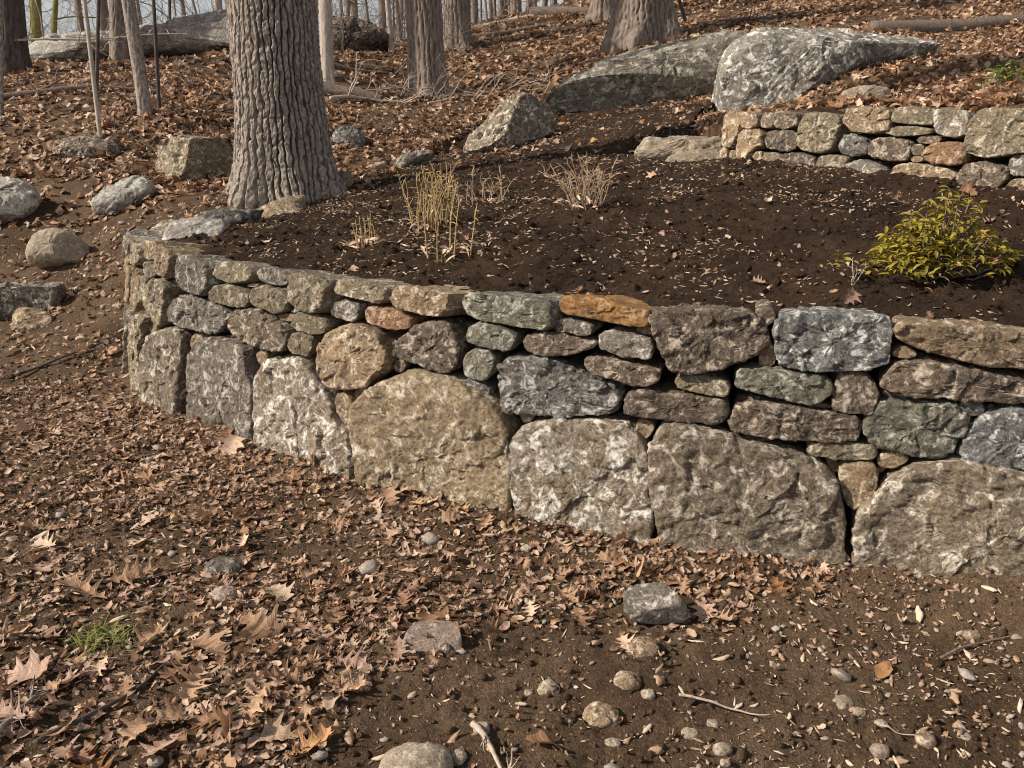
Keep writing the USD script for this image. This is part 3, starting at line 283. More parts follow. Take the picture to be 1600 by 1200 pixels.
def oct_(s0, s1, z0, z1, c=.25):
    a, b = (s1 - s0) * c, (z1 - z0) * c
    return [(s0, z0 + b), (s0, z1 - b), (s0 + a, z1), (s1 - a, z1), (s1, z1 - b), (s1, z0 + b), (s1 - a, z0), (s0 + a, z0)]
turn = [('graytan', oct_(2.55, 3.10, -.05, .50), .02, .4, 0), ('gray', oct_(1.95, 2.55, .15, .58), .02, .4, 0), ('olive', oct_(1.45, 1.95, .45, .8), .0, .4, 0), ('tan', oct_(2.95, 3.3, .52, .78), .01, .35, 0),
        ('gray', oct_(2.5, 2.95, .52, .74), .01, .35, 0), ('tan', oct_(2.1, 2.5, .6, .78), .01, .35, 0), ('olive', oct_(3.05, 3.55, .79, .94), .01, .4, 1), ('gray', oct_(2.55, 3.05, .76, .93), .01, .42, 1),
        ('graytan', oct_(2.0, 2.55, .79, .94), .01, .4, 1), ('gray', oct_(1.5, 2.0, .8, .95), .01, .4, 1), ('tan', oct_(1.0, 1.5, .8, .98), .0, .35, 1), ('tan', oct_(3.33, 3.56, .52, .77), .0, .3, 0)]
build_wall('stone_wall', 'long curved dry stone retaining wall of big boulders and capstones across the clearing', FRONT, WALLS['F'] + turn, .14, 0, 100)
build_wall('stone_wall', 'low weathered stone wall at right behind the mulched bed, below the rock outcrop', UPPER, WALLS['U'], .08, 1.2, 5000)

# ---------------------------------------------------------------- boulders, outcrops and edging
def outline_rock(loc, poly, lean, tf, tb, seed, cuts=(), rough=1.0, pw=2.6):
    r = np.random.default_rng(seed); P0 = np.array(poly, float); size = math.sqrt(abs(area_centroid(resample(P0, 60))[1]))
    c, a = area_centroid(resample(P0, 60)); N = int(np.clip(size / .012 * 3.6, 60, 240)); P = resample(P0, N, 1)
    if a > 0: P = P[::-1]
    nr = max(24, N // 3); ph = -np.cos(np.linspace(.04, np.pi - .04, nr)); rows = []
    nrm = np.array([0, 1, -lean]) / math.hypot(1, lean)
    for q in ph:
        t = (1 - abs(q) ** pw) ** (1 / pw); e = c + t * (P - c); th = q * (tb if q > 0 else tf)
        rows.append(np.stack([e[:, 0], lean * e[:, 1], e[:, 1]], 1) + nrm * th)
    ends = [np.array([[c[0], lean * c[1], c[1]]]) + nrm * x for x in (-tf, tb)]
    v = np.vstack(rows + ends); n = len(v); k_ = np.arange(N); l = (nr - 1) * N
    f = np.vstack([grid_faces(nr, N, True), np.stack([np.full(N, n - 2), (k_ + 1) % N, k_], 1), np.stack([np.full(N, n - 1), l + k_, l + (k_ + 1) % N], 1)])
    for (nx, ny, nz), d in cuts:
        m = np.array([nx, ny, nz], float); m /= np.linalg.norm(m); cc = np.array([c[0], lean * c[1], c[1]])
        v = v - np.maximum(0, (v - cc) @ m - d)[:, None] * m
    nn = vnormals(v, f); p = v + r.uniform(-50, 50, 3)
    d = .055 * facets(p + fbm(p * 3 / size, 2, 1)[:, None] * .2 * size, .42 * size, seed, .5) + .03 * facets(p + fbm(p * 9 / size, 2, 2)[:, None] * .1 * size, .16 * size, seed + 1, .5) + .035 * fbm(p * 5 / size, 4, seed) + .016 * facets(p + fbm(p * 20 / size, 2, 3)[:, None] * .06 * size, .06 * size, seed + 2, .5)
    v = v + nn * (d * size * rough)[:, None]
    return v + np.array(loc), f
ROCKS = {k: (loc, poly, lean, tf, tb) for k, loc, poly, lean, tf, tb in [['boulder_left', [-3.18, 8.51, 0.997], [[-0.416, 0.146], [-0.399, 0.292], [-0.319, 0.389], [-0.189, 0.474], [0.003, 0.516], [0.194, 0.528], [0.333, 0.504], [0.42, 0.431], [0.44, 0.219], [0.385, 0.061], [0.211, 0.0], [-0.012, 0.006], [-0.255, 0.018], [-0.394, 0.061]], 0.25, 0.22, 0.3], ['pale_stone', [-3.566, 7.726, 0.857], [[-0.281, 0.021], [-0.236, 0.099], [-0.139, 0.168], [-0.035, 0.216], [0.078, 0.238], [0.203, 0.216], [0.267, 0.158], [0.211, 0.084], [0.049, 0.031], [-0.117, 0.0]], 1.0, 0.1, 0.15], ['edge_stone', [-4.613, 7.711, 0.812], [[-0.298, -0.0], [-0.296, 0.163], [-0.163, 0.25], [-0.019, 0.272], [0.133, 0.245], [0.229, 0.19], [0.255, 0.097], [0.165, 0.032], [-0.006, -0.0]], 0.6, 0.15, 0.2], ['tan_stone', [-3.839, 6.981, 0.514], [[-0.247, 0.029], [-0.228, 0.118], [-0.162, 0.187], [-0.042, 0.217], [0.086, 0.197], [0.184, 0.148], [0.263, 0.084], [0.199, 0.034], [0.067, 0.02], [-0.119, 0.0]], 0.6, 0.12, 0.18], ['slab_stone', [-3.773, 6.249, 0.214], [[-0.37, 0.081], [-0.358, 0.195], [-0.19, 0.254], [0.007, 0.263], [0.206, 0.254], [0.305, 0.195], [0.308, 0.104], [0.226, 0.036], [0.031, 0.009], [-0.165, 0.0]], 0.5, 0.16, 0.25], ['small_stone', [-3.586, 6.023, 0.165], [[-0.139, 0.038], [-0.129, 0.098], [-0.057, 0.124], [0.051, 0.107], [0.163, 0.064], [0.126, 0.021], [-0.014, -0.0]], 0.6, 0.06, 0.1], ['leafy_mound', [-4.471, 8.979, 1.141], [[-0.412, 0.037], [-0.351, 0.124], [-0.2, 0.186], [-0.004, 0.212], [0.199, 0.212], [0.351, 0.149], [0.383, 0.074], [0.181, 0.025], [-0.147, 0.0]], 0.9, 0.15, 0.3], ['centre_boulder', [0.02, 9.859, 1.256], [[-0.605, 0.041], [-0.474, 0.194], [-0.299, 0.353], [-0.093, 0.528], [0.09, 0.57], [0.274, 0.549], [0.421, 0.444], [0.493, 0.305], [0.434, 0.18], [0.236, 0.083], [-0.093, 0.014], [-0.385, 0.0]], 0.45, 0.3, 0.5], ['outcrop_left', [1.787, 11.36, 1.653], [[-1.387, 0.087], [-1.268, 0.222], [-1.03, 0.367], [-0.686, 0.546], [-0.339, 0.694], [0.095, 0.819], [0.571, 0.878], [0.964, 0.945], [1.395, 0.962], [1.536, 0.694], [1.328, 0.367], [0.973, 0.19], [0.383, 0.127], [-0.29, 0.032], [-0.957, 0.0], [-1.289, 0.0]], 0.75, 0.35, 0.9], ['outcrop_right', [3.534, 9.883, 1.646], [[-1.13, 0.548], [-1.03, 0.708], [-0.833, 0.796], [-0.516, 0.914], [-0.052, 0.989], [0.482, 1.012], [0.929, 0.974], [1.291, 0.9], [1.528, 0.781], [1.312, 0.657], [0.92, 0.562], [0.456, 0.462], [0.053, 0.263], [-0.339, 0.089], [-0.786, 0.0], [-1.109, 0.021], [-1.177, 0.263]], 0.8, 0.4, 1.2], ['dark_cap', [2.777, 7.363, 1.67], [[-0.248, 0.031], [-0.194, 0.082], [-0.05, 0.108], [0.168, 0.108], [0.243, 0.072], [0.165, 0.02], [-0.084, 0.0]], 1.2, 0.06, 0.2], ['pale_cap', [3.144, 7.805, 1.733], [[-0.284, 0.044], [-0.201, 0.088], [-0.083, 0.132], [0.099, 0.154], [0.273, 0.127], [0.243, 0.077], [0.08, 0.022], [-0.127, 0.0]], 1.2, 0.07, 0.25], ['low_slab', [1.529, 7.669, 1.322], [[-0.456, 0.032], [-0.383, 0.095], [-0.234, 0.149], [0.028, 0.176], [0.379, 0.214], [0.42, 0.095], [0.297, 0.032], [-0.049, 0.0]], 0.9, 0.08, 0.25], ['low_slab_under', [1.61, 7.389, 1.272], [[-0.315, 0.03], [-0.229, 0.061], [0.05, 0.081], [0.26, 0.081], [0.25, 0.01], [-0.015, 0.0]], 0.9, 0.06, 0.2], ['bank_ledge', [-3.182, 18.275, 2.818], [[-0.675, 0.0], [-0.671, 0.619], [-0.344, 0.668], [0.047, 0.607], [0.569, 0.409], [0.725, 0.248], [0.437, 0.099], [-0.087, 0.025]], 0.3, 0.3, 0.8], ['crest_ledge', [-6.237, 15.49, 2.357], [[-2.351, 0.0], [-2.163, 0.294], [-1.32, 0.42], [-0.427, 0.493], [0.134, 0.608], [0.694, 0.712], [1.308, 0.805], [2.028, 0.816], [2.227, 0.168], [1.336, 0.168], [0.667, 0.147], [-0.003, 0.116], [-0.673, 0.095], [-1.457, 0.032]], 0.2, 0.4, 1.0], ['dark_rock', [-1.935, 10.279, 1.252], [[-0.213, 0.043], [-0.2, 0.188], [-0.048, 0.231], [0.105, 0.209], [0.197, 0.13], [0.168, 0.029], [-0.007, 0.0]], 0.4, 0.15, 0.25], ['edging_pale', [-2.06, 5.409, 0.922], [[-0.198, 0.013], [-0.181, 0.054], [-0.091, 0.085], [0.054, 0.092], [0.196, 0.075], [0.181, 0.041], [0.089, 0.013], [-0.05, -0.0]], 1.6, 0.04, 0.12], ['edging_dark', [-2.061, 6.013, 0.931], [[-0.255, 0.045], [-0.108, 0.09], [0.072, 0.115], [0.266, 0.119], [0.256, 0.069], [0.088, 0.029], [-0.09, 0.0], [-0.229, 0.008]], 0.9, 0.05, 0.15], ['edging_tan', [-1.911, 7.004, 0.904], [[-0.236, 0.009], [-0.072, 0.064], [0.131, 0.11], [0.189, 0.091], [0.094, 0.045], [-0.106, 0.0]], 1.4, 0.04, 0.12], ['edging_tan_back', [-1.686, 7.337, 0.954], [[-0.188, 0.01], [-0.101, 0.058], [0.11, 0.116], [0.169, 0.101], [0.096, 0.053], [-0.086, 0.0]], 1.4, 0.04, 0.12], ['edging_mound', [-1.578, 7.677, 1.027], [[-0.154, 0.016], [-0.117, 0.07], [-0.044, 0.118], [0.059, 0.134], [0.142, 0.107], [0.15, 0.064], [0.048, 0.027], [-0.084, 0.0]], 0.6, 0.06, 0.12], ['edging_far', [-1.41, 8.522, 1.034], [[-0.175, 0.011], [-0.069, 0.069], [0.116, 0.132], [0.158, 0.109], [0.061, 0.057], [-0.091, 0.0]], 1.2, 0.04, 0.1], ['edging_farthest', [-1.102, 9.488, 1.089], [[-0.23, 0.019], [-0.165, 0.098], [-0.004, 0.151], [0.216, 0.17], [0.247, 0.124], [0.071, 0.085], [-0.136, 0.0]], 0.9, 0.05, 0.12], ['dirt_block', [0.517, 2.598, -0.0], [[-0.115, 0.02], [-0.11, 0.056], [-0.089, 0.077], [-0.03, 0.087], [0.05, 0.077], [0.119, 0.048], [0.125, 0.02], [0.083, -0.0], [-0.033, -0.0]], 0.5, 0.05, 0.08], ['dirt_flat', [-0.271, 2.413, -0.017], [[-0.114, 0.015], [-0.112, 0.036], [-0.072, 0.055], [-0.006, 0.063], [0.083, 0.055], [0.108, 0.04], [0.096, 0.021], [0.053, 0.004], [-0.034, 0.0]], 1.2, 0.02, 0.06]]}
def rock(key, name, label, tone, cat='boulder', group=None, **kw):
    loc, poly, lean, tf, tb = ROCKS[key]; loc = [loc[0], loc[1], loc[2] + (0 if 'outcrop' in key else max(0, gz(loc[0], loc[1] - .1) - loc[2] - .03))]; low = min(b for _, b in poly)
    poly = [(a, b - (.06 if b < low + .05 else 0)) for a, b in poly]
    o = obj(name, outline_rock(loc, poly, lean, tf, tb, sum(map(ord, key)), **kw), TONES[tone])
    tag(o, label, cat, group); return o
rock('boulder_left', 'boulder', 'large angular boulder just left of the big oak, sunlit face on its left', 'olive', cuts=[((-.55, -.8, .35), .17), ((.75, -.65, .05), .14), ((0, 0, 1), .2)])
rock('pale_stone', 'boulder', 'pale flat-topped stone on the slope below the angular boulder', 'whitish', cuts=[((-.2, -.5, .8), .07)])
rock('edge_stone', 'boulder', 'gray rounded stone half cut off by the left edge of the picture', 'whitish')
rock('tan_stone', 'boulder', 'smooth tan stone alone on the slope left of the wall end', 'pale', rough=.7, cuts=[((.6, -.7, .3), .12)])
rock('slab_stone', 'boulder', 'flat-topped dark slab stone at the left edge, above a small stone', 'gray', cuts=[((0, .1, 1), .085), ((.1, -1, .0), .1)])
rock('small_stone', 'boulder', 'small wedge-shaped stone in front of the flat-topped slab at left', 'tan', cuts=[((.3, -.7, .6), .05)])
rock('leafy_mound', 'boulder', 'low dark rock half covered with leaves behind the pale flat-topped stone', 'brown')
rock('centre_boulder', 'boulder', 'gray and tan pointed boulder at the back of the bed, left of the outcrop', 'graytan', cuts=[((-.5, -.6, .6), .2), ((.5, -.8, .25), .2)])
rock('outcrop_left', 'rock_outcrop', 'long low slanting rock outcrop below the forked-root oak, left half of the ledge', 'ledge', cat='rock outcrop', rough=.5, cuts=[((0, -.8, -.35), .34), ((-.15, -.35, 1), .34)])
rock('outcrop_right', 'rock_outcrop', 'lichen-mottled gray rock outcrop with steep face above the low upper wall', 'lichen', cat='rock outcrop', rough=.5, cuts=[((-.12, -.9, .15), .40), ((.08, -.25, 1), .30)])
rock('dark_cap', 'capping_stone', 'thin dark slab lying on top of the upper wall', 'slate', cat='stone')
rock('pale_cap', 'capping_stone', 'pale flat slab lying in leaves just behind the upper wall', 'pale', cat='stone')
rock('low_slab', 'step_stone', 'long pale tan slab at the left end of the upper wall', 'pale', cat='stone', cuts=[((0, .2, 1), .075)])
rock('low_slab_under', 'step_stone', 'thin pale slab at ground level under the long tan slab', 'pale', cat='stone')
rock('bank_ledge', 'rock_ledge', 'mossy brown rock bank on the ridge just right of the big oak', 'brown', cat='rock ledge')
rock('crest_ledge', 'rock_ledge', 'long whitish rock ledge on the ridge at upper left against the sky', 'whitish', cat='rock ledge', rough=.6)
rock('dark_rock', 'boulder', 'small dark stone tucked behind the right side of the big oak', 'slate')
rock('edging_pale', 'edging_stone', 'pale white-gray flat stone where the wall turns back, nearest the capstones', 'whitish', cat='edging stone')
rock('edging_dark', 'edging_stone', 'dark flat slab with shaded front at the left foot of the big oak', 'slate', cat='edging stone', cuts=[((0, .1, 1), .05)])
rock('edging_tan', 'edging_stone', 'thin tan edging slab touching the front of the oak base', 'tan', cat='edging stone')
rock('edging_tan_back', 'edging_stone', 'thin tan edging slab at the right foot of the oak', 'tan', cat='edging stone')
rock('edging_mound', 'edging_stone', 'rounded tan edging stone humped beside the right root of the oak', 'tan', cat='edging stone', rough=.6)
rock('edging_far', 'edging_stone', 'small pale edging stone half buried behind the humped one', 'pale', cat='edging stone')
rock('edging_farthest', 'edging_stone', 'pale curved edging stone behind the tallest tan shrub', 'ledge', cat='edging stone')
rock('dirt_block', 'loose_stone', 'dark gray block with pale top lying on leaves below the wall', 'gray', cat='stone', rough=.4, cuts=[((-.15, -.2, 1), .014), ((.1, -1, -.1), .045)])
rock('dirt_flat', 'loose_stone', 'flat mauve-gray stone lying among leaves in the middle foreground', 'pink', cat='stone', rough=.35, cuts=[((0, -.1, 1), .012)])
def loose(x, y, w, flat, seed, ax=.8):
    r = np.random.default_rng(seed); m = trimesh.creation.icosphere(4 if w > .09 else 3); u = np.array(m.vertices); f = np.array(m.faces)
    u = np.sign(u) * np.abs(u) ** .8; u *= [w / 2, w / 2 * ax, w / 2 * flat]
    p = u + r.uniform(-9, 9, 3); n = vnormals(u, f)
    u = u + n * (w * (.07 * facets(p, .7 * w, seed, .45) + .03 * facets(p, .22 * w, seed + 1, .5) + .07 * fbm(p / w * 2.0, 3, seed)))[:, None]
    a = r.uniform(0, 6.28); u = u @ np.array([[math.cos(a), math.sin(a), 0], [-math.sin(a), math.cos(a), 0], [0, 0, 1]]) if ax > .9 else u
    return u + [x, y, gz(x, y) + w * flat * .02], f
GL = {'a': 'gray stone beside the end of the upper dead twig at left', 'b': 'pinkish pebble just below the gray stone by the twig', 'c': 'tan pebble directly below the dark gray block', 'd': 'pale oval pebble in bare dirt right of the flat mauve stone',
      'e': 'tan pointed pebble with a tiny pebble at its lower right', 'f': 'angular tan cobble in the bare dirt at bottom centre', 'g': 'large pale cobble cut off by the bottom edge', 'h': 'small round pebble touching the large pale cobble', 'i': 'pale pebble at the knobbed end of the short stick'}
PEBBLE = 'small pale rounded pebble lying loose on the bare dirt at lower right'
for i, (k, x, y, w, fl, tone) in enumerate([['a', -1.146, 2.911, 0.137, 0.55, 'gray'], ['b', -1.073, 2.703, 0.1, 0.6, 'pink'], ['c', 0.446, 2.413, 0.117, 0.5, 'tan'], ['d', 0.117, 2.196, 0.073, 0.6, 'pale'], ['e', 0.373, 2.23, 0.086, 0.5, 'tan'], ['f', 0.267, 2.066, 0.111, 0.8, 'tan'], ['g', -0.263, 1.807, 0.221, 0.55, 'pale'], ['h', -0.148, 1.858, 0.049, 0.8, 'pale'], ['i', -0.089, 1.981, 0.048, 0.6, 'pale'], ['j', 0.526, 2.011, 0.056, 0.65, 'pale'], ['k', 0.604, 1.937, 0.055, 0.65, 'pale'], ['l', 0.498, 1.839, 0.047, 0.75, 'pink'], ['m', 0.603, 2.06, 0.048, 0.6, 'pale'], ['n', 0.597, 1.877, 0.029, 0.7, 'pale'], ['o', 1.041, 2.174, 0.064, 0.4, 'pale'], ['p', 1.073, 2.123, 0.039, 0.5, 'pale'], ['q', 1.061, 1.947, 0.051, 0.8, 'pink'], ['r', 1.217, 1.997, 0.056, 0.75, 'tan'], ['s', 1.602, 2.48, 0.06, 0.6, 'tan'], ['t', 1.186, 1.825, 0.063, 0.6, 'tan'], ['u', 1.113, 2.06, 0.042, 0.5, 'pale'], ['v', 0.428, 2.174, 0.044, 0.6, 'pale'], ['w', 0.291, 1.958, 0.048, 0.5, 'pale'], ['x', 0.052, 2.18, 0.032, 0.6, 'pale'], ['y', 1.734, 2.435, 0.039, 0.6, 'pale'], ['z', -0.23, 2.378, 0.047, 0.8, 'tan']]):
    o = obj('pebble', loose(x, y, w * (1.0 if k != 'g' else .95), fl, 40 + i, .75 + .2 * ((i * 37 % 10) / 10)), TONES[tone])
    tag(o, GL.get(k, PEBBLE), 'pebble', None if k in GL else 'loose pebbles on the dirt')

# ---------------------------------------------------------------- trees
def trunk_mesh(base, r0, height, top=(0, 0), flare=.4, fl_h=.35, ridge=.012, seed=0, sides=64, dz=.06, cell=.06, taper=.35, roots=5, detail_top=None):
    r = np.random.default_rng(seed); zs = np.r_[np.arange(-.35, min(detail_top or height, height), dz), np.linspace(detail_top or height, height, 14)[1:] if detail_top and detail_top < height else []]
    th = np.arange(sides) * 2 * np.pi / sides; Zz, T = np.meshgrid(zs, th, indexing='ij'); ph = r.uniform(0, 6.28, 3)
    zc = np.maximum(Zz, 0); fl = np.exp(-zc / fl_h)
    R = r0 * (1 - taper * np.clip(Zz / height, 0, 1) ** .9) * (1 + flare * fl * (1 + .45 * np.cos(roots * T + ph[0]) + .3 * np.cos((roots - 2) * T + ph[1])) + .03 * np.cos(2 * T + ph[2]))
    if ridge > 0:
        nc = int(round(2 * np.pi * r0 / cell)); w3 = lambda s1, s2: np.stack([np.cos(T) * r0 / s1, np.sin(T) * r0 / s1, Zz / s2], -1)
        q = T / (2 * np.pi) * nc + 1.5 * fbm(w3(.16, .5), 3, seed + 1) + .95 * fbm(w3(.045, .11), 3, seed + 2); col = np.floor(q) % nc
        e = np.abs(q - np.floor(q) - .5) * 2; fade = np.clip(.30 + 1.7 * (meshkit.noise(np.stack([col * 3.7, col * 1.3, Zz / .22], -1), seed + 3)), 0, 1.25)
        fur = ss(.66, .95, e) * fade * 1.3; hc = (np.sin(col * 12.9898 + seed) * 43758.5453) % 1.0
        zz = Zz / (cell * 3.6) + hc * 7 + .9 * fbm(w3(.06, .10), 2, seed + 4); ce = np.abs(zz - np.floor(zz) - .5) * 2
        crk = ss(.70, .98, ce) * np.clip(meshkit.noise(np.stack([col * 5.1, np.floor(zz) * 1.7, 0 * zz], -1), seed + 6) * 1.8 - .4, 0, 1)
        R = R + ridge * (.25 - fur - .60 * crk + .75 * fbm(w3(cell * .30, cell * .45), 3, seed + 7) + .55 * (meshkit.noise(np.stack([col * 2.3, np.floor(zz) * 3.1, 0 * zz], -1), seed + 8) - .5))
    cx = base[0] + top[0] * np.clip(Zz / height, 0, 1) + .03 * r0 * np.sin(Zz * 1.3 + ph[0]); cy = base[1] + top[1] * np.clip(Zz / height, 0, 1)
    v = np.stack([cx + R * np.cos(T), cy + R * np.sin(T), base[2] + Zz], -1).reshape(-1, 3)
    return v, grid_faces(len(zs), sides, True)
def branch(r, p, d, L, rad, lev, out, wig=.25, sides=5):
    n = max(4, int(L / .25)) if lev else 6; n = min(n, 9); pts = [np.array(p, float)]; d = np.array(d, float)
    for _ in range(n):
        d = d + r.normal(size=3) * wig * .5; d /= np.linalg.norm(d); pts.append(pts[-1] + d * L / n)
    out.append(tube(pts, np.linspace(rad, rad * .35, n + 1), sides if rad > .012 else 3, cap=False))
    if lev > 0:
        for _ in range(r.integers(2, 5)):
            i = r.integers(1, n); dd = d * .5 + r.normal(size=3) * .7; dd[2] += .15; dd /= np.linalg.norm(dd)
            branch(r, pts[i], dd, L * r.uniform(.4, .7), rad * .5, lev - 1, out, wig, sides)
def tree(name, label, base, r0, height, mat, top=(0, 0), limbs=4, lo=.35, seed=0, group=None, cat='tree', lev=1, limb_len=None, **kw):
    r = np.random.default_rng(seed + 77); t = thing(name, label, cat, base, group)
    obj('trunk', trunk_mesh(base, r0, height, top, seed=seed, **kw), mat, t, off=base)
    for i in range(limbs):
        h = height * r.uniform(lo, .97); a = r.uniform(0, 6.28); out = []; rr = r0 * (1 - .5 * h / height) * r.uniform(.25, .5)
        p = np.array([base[0] + top[0] * h / height, base[1] + top[1] * h / height, base[2] + h])
        branch(r, p, (math.cos(a), math.sin(a), r.uniform(.1, .8)), (limb_len or height * .3) * r.uniform(.6, 1.1), rr, lev, out)
        obj('limb', cat_mesh(out), mat, t, off=base)
    return t
oak = (-2.03, 7.62, gz(-2.05, 7.5) - .03)
tree('oak_tree', 'massive gray oak with deeply furrowed bark rising at the turn of the wall', oak, .375, 11, BARK, top=(.0, .3), limbs=7, lo=.5, seed=3, flare=.36, fl_h=.32, ridge=.030, sides=560, dz=.0115, cell=.054, taper=.45, detail_top=2.4, lev=2, roots=6)
TREES = [['oak_tree', 'rough-barked gray tree in the middle of the slope with dead twigs around its foot', -1.4, 14.82, None, 0.291, 12, 'BARK2', -0.45, 0.2, {'limbs': 5, 'lo': 0.5, 'ridge': 0.02, 'sides': 120, 'dz': 0.05, 'cell': 0.09, 'detail_top': 3.0, 'flare': 0.35, 'fl_h': 0.35, 'lev': 2}], ['oak_tree', 'straight gray tree with spreading root flare behind and right of the twiggy one', -1.16, 19.34, None, 0.263, 12, 'BARK2', -0.36, 0.2, {'limbs': 5, 'lo': 0.5, 'ridge': 0.02, 'sides': 110, 'dz': 0.06, 'cell': 0.09, 'detail_top': 3.0, 'flare': 0.55, 'fl_h': 0.3, 'lev': 2}], ['oak_tree', 'thick furrowed tree with flaring roots standing behind the long rock outcrop', 2.28, 15.7, None, 0.449, 12, 'BARK2', -0.55, 0.2, {'limbs': 6, 'lo': 0.5, 'ridge': 0.028, 'sides': 170, 'dz': 0.04, 'cell': 0.08, 'detail_top': 3.0, 'flare': 0.42, 'fl_h': 0.5, 'lev': 2}], ['oak_tree', 'gray tree just left of the thick furrowed tree, near the fallen log end', 2.11, 21.16, None, 0.225, 12, 'BARK2', -0.06, 0.2, {'limbs': 4, 'lo': 0.5, 'ridge': 0.02, 'sides': 80, 'dz': 0.08, 'cell': 0.09, 'detail_top': 3.0, 'flare': 0.6, 'fl_h': 0.25}], ['young_tree', 'slim pale smooth young tree rooted in the leaves left of the twiggy gray tree', -2.46, 18.32, None, 0.059, 8, 'BARK_PALE', -0.35, 0.2, {'limbs': 4, 'lo': 0.4, 'ridge': 0, 'sides': 14, 'flare': 0.1}], ['young_tree', 'pale smooth-barked slender tree close behind the right edge of the big oak', -2.87, 13.73, None, 0.1, 9, 'BARK_PALE', 0.31, 0.2, {'limbs': 4, 'lo': 0.4, 'ridge': 0.004, 'sides': 30, 'flare': 0.15}], ['young_tree', 'leaning gray young tree, thickest of the slim trunks on the left slope', -4.21, 10.07, None, 0.074, 8, 'BARK', -0.3, 0.2, {'limbs': 4, 'lo': 0.4, 'ridge': 0.005, 'sides': 36, 'flare': 0.25, 'fl_h': 0.12}], ['sapling', 'thin bent sapling rooted by the leaf-covered rock, left of the leaning young tree', -4.3, 9.05, None, 0.023, 5, 'BARK_PALE', 0.07, 0.2, {'limbs': 5, 'lo': 0.35, 'ridge': 0, 'sides': 10, 'flare': 0.1}], ['sapling', 'very thin straight sapling close behind the bent one', -5.0, 10.54, None, 0.023, 5, 'BARK_DARK', 0.81, 0.2, {'limbs': 5, 'lo': 0.3, 'ridge': 0, 'sides': 8, 'flare': 0.1}], ['sapling', 'thin dark sapling right of the leaning young tree', -4.15, 10.3, None, 0.023, 5, 'BARK_DARK', 0.3, 0.2, {'limbs': 5, 'lo': 0.3, 'ridge': 0, 'sides': 10, 'flare': 0.1}], ['dark_tree', 'big dark brown tree at the upper left corner with a wide foot', -7.54, 13.36, None, 0.202, 11, 'BARK_DARK', 1.53, 0.2, {'limbs': 5, 'lo': 0.5, 'ridge': 0.015, 'sides': 80, 'dz': 0.06, 'cell': 0.08, 'detail_top': 3, 'flare': 0.45, 'fl_h': 0.4}], ['mossy_tree', 'yellow-green mossy trunk beyond the pale ledge beside the dark corner tree', -10.38, 19.38, None, 0.118, 10, 'BARK_MOSS', 1.28, 0.2, {'limbs': 7, 'lo': 0.15, 'ridge': 0.006, 'sides': 30, 'lev': 2}], ['mossy_tree', 'slim mossy forked tree right of the yellow-green trunk', -10.11, 19.39, None, 0.062, 9, 'BARK_MOSS', 2.0, 0.2, {'limbs': 8, 'lo': 0.08, 'ridge': 0, 'sides': 16, 'lev': 2}], ['gray_tree', 'straight gray-brown trunk standing in front of the pale ledge at upper left', -6.59, 14.99, None, 0.14, 11, 'BARK2', 1.06, 0.2, {'limbs': 5, 'lo': 0.3, 'ridge': 0.01, 'sides': 60, 'dz': 0.08, 'cell': 0.08, 'detail_top': 3}], ['gray_tree', 'narrow gray trunk beyond the ledge, left of the straight gray-brown trunk', -8.9, 19.41, None, 0.097, 10, 'BARK2', 0.83, 0.2, {'limbs': 6, 'lo': 0.12, 'ridge': 0, 'sides': 20, 'lev': 2}], ['gray_tree', 'slim light gray trunk standing beyond the ledge close to the big oak', -7.11, 21.69, None, 0.1, 10, 'BARK_PALE', 0.53, 0.2, {'limbs': 6, 'lo': 0.12, 'ridge': 0, 'sides': 20, 'lev': 2}], ['sapling', 'thin gray sapling at the very left edge of the slope', -5.89, 10.07, None, 0.026, 5, 'BARK', 0.81, 0.2, {'limbs': 4, 'lo': 0.3, 'ridge': 0, 'sides': 10, 'flare': 0.1}], ['sapling', 'thin dark sapling beyond the ledge between the leaning tree and the big oak', -6.83, 17.83, None, 0.032, 5, 'BARK_DARK', 0.43, 0.2, {'limbs': 7, 'lo': 0.1, 'ridge': 0, 'sides': 8, 'flare': 0.1, 'lev': 2}], ['sapling', 'slender sapling on the upper right slope behind the rock outcrop', 3.38, 17.39, None, 0.037, 5, 'BARK_DARK', -1.85, 0.2, {'limbs': 7, 'lo': 0.1, 'ridge': 0, 'sides': 8, 'flare': 0.1}]]
for k, (name, label, x, y, z, r0, hgt, mat, tx, ty, kw) in enumerate(TREES):
    zz = gz(x, y) if z is None else z
    tree(name, label, (x, y, zz - .03), r0, hgt, globals()[mat], top=(tx, ty), seed=20 + k, **kw)
# ---------------------------------------------------------------- fallen logs and branches
def ground_tube(xy, r, mat_seed, lift=.6, n=40, wob=.0, zoff=0.0, taper=.6, sides=14, rough=.12):
    P = np.array(xy, float); d = np.r_[0, np.cumsum(np.linalg.norm(np.diff(P, axis=0), axis=1))]
    q = CubicSpline(d, P)(np.linspace(0, d[-1], n)); rr = r * np.linspace(1, taper, n)
    z = ground(q[:, 0], q[:, 1]); k = max(3, n // 8); z = np.convolve(np.pad(z, k, mode='edge'), np.ones(2 * k + 1) / (2 * k + 1), 'valid') + rr * lift + zoff
    g = np.random.default_rng(mat_seed); z = z + np.interp(np.linspace(0, 1, n), np.linspace(0, 1, 6), g.normal(size=6)) * wob
    v, f = tube(np.c_[q, z], rr, sides); nn = vnormals(v, f)
    return v + nn * (fbm(v / (r * 1.5) + mat_seed, 3, mat_seed) * r * rough * 2)[:, None], f
def along(p0, p1, n=5, bend=.0): p0, p1 = np.array(p0, float), np.array(p1, float); t = np.linspace(0, 1, n)[:, None]; return p0 + (p1 - p0) * t + np.array([-(p1 - p0)[1], (p1 - p0)[0]]) * bend * np.sin(np.pi * t)
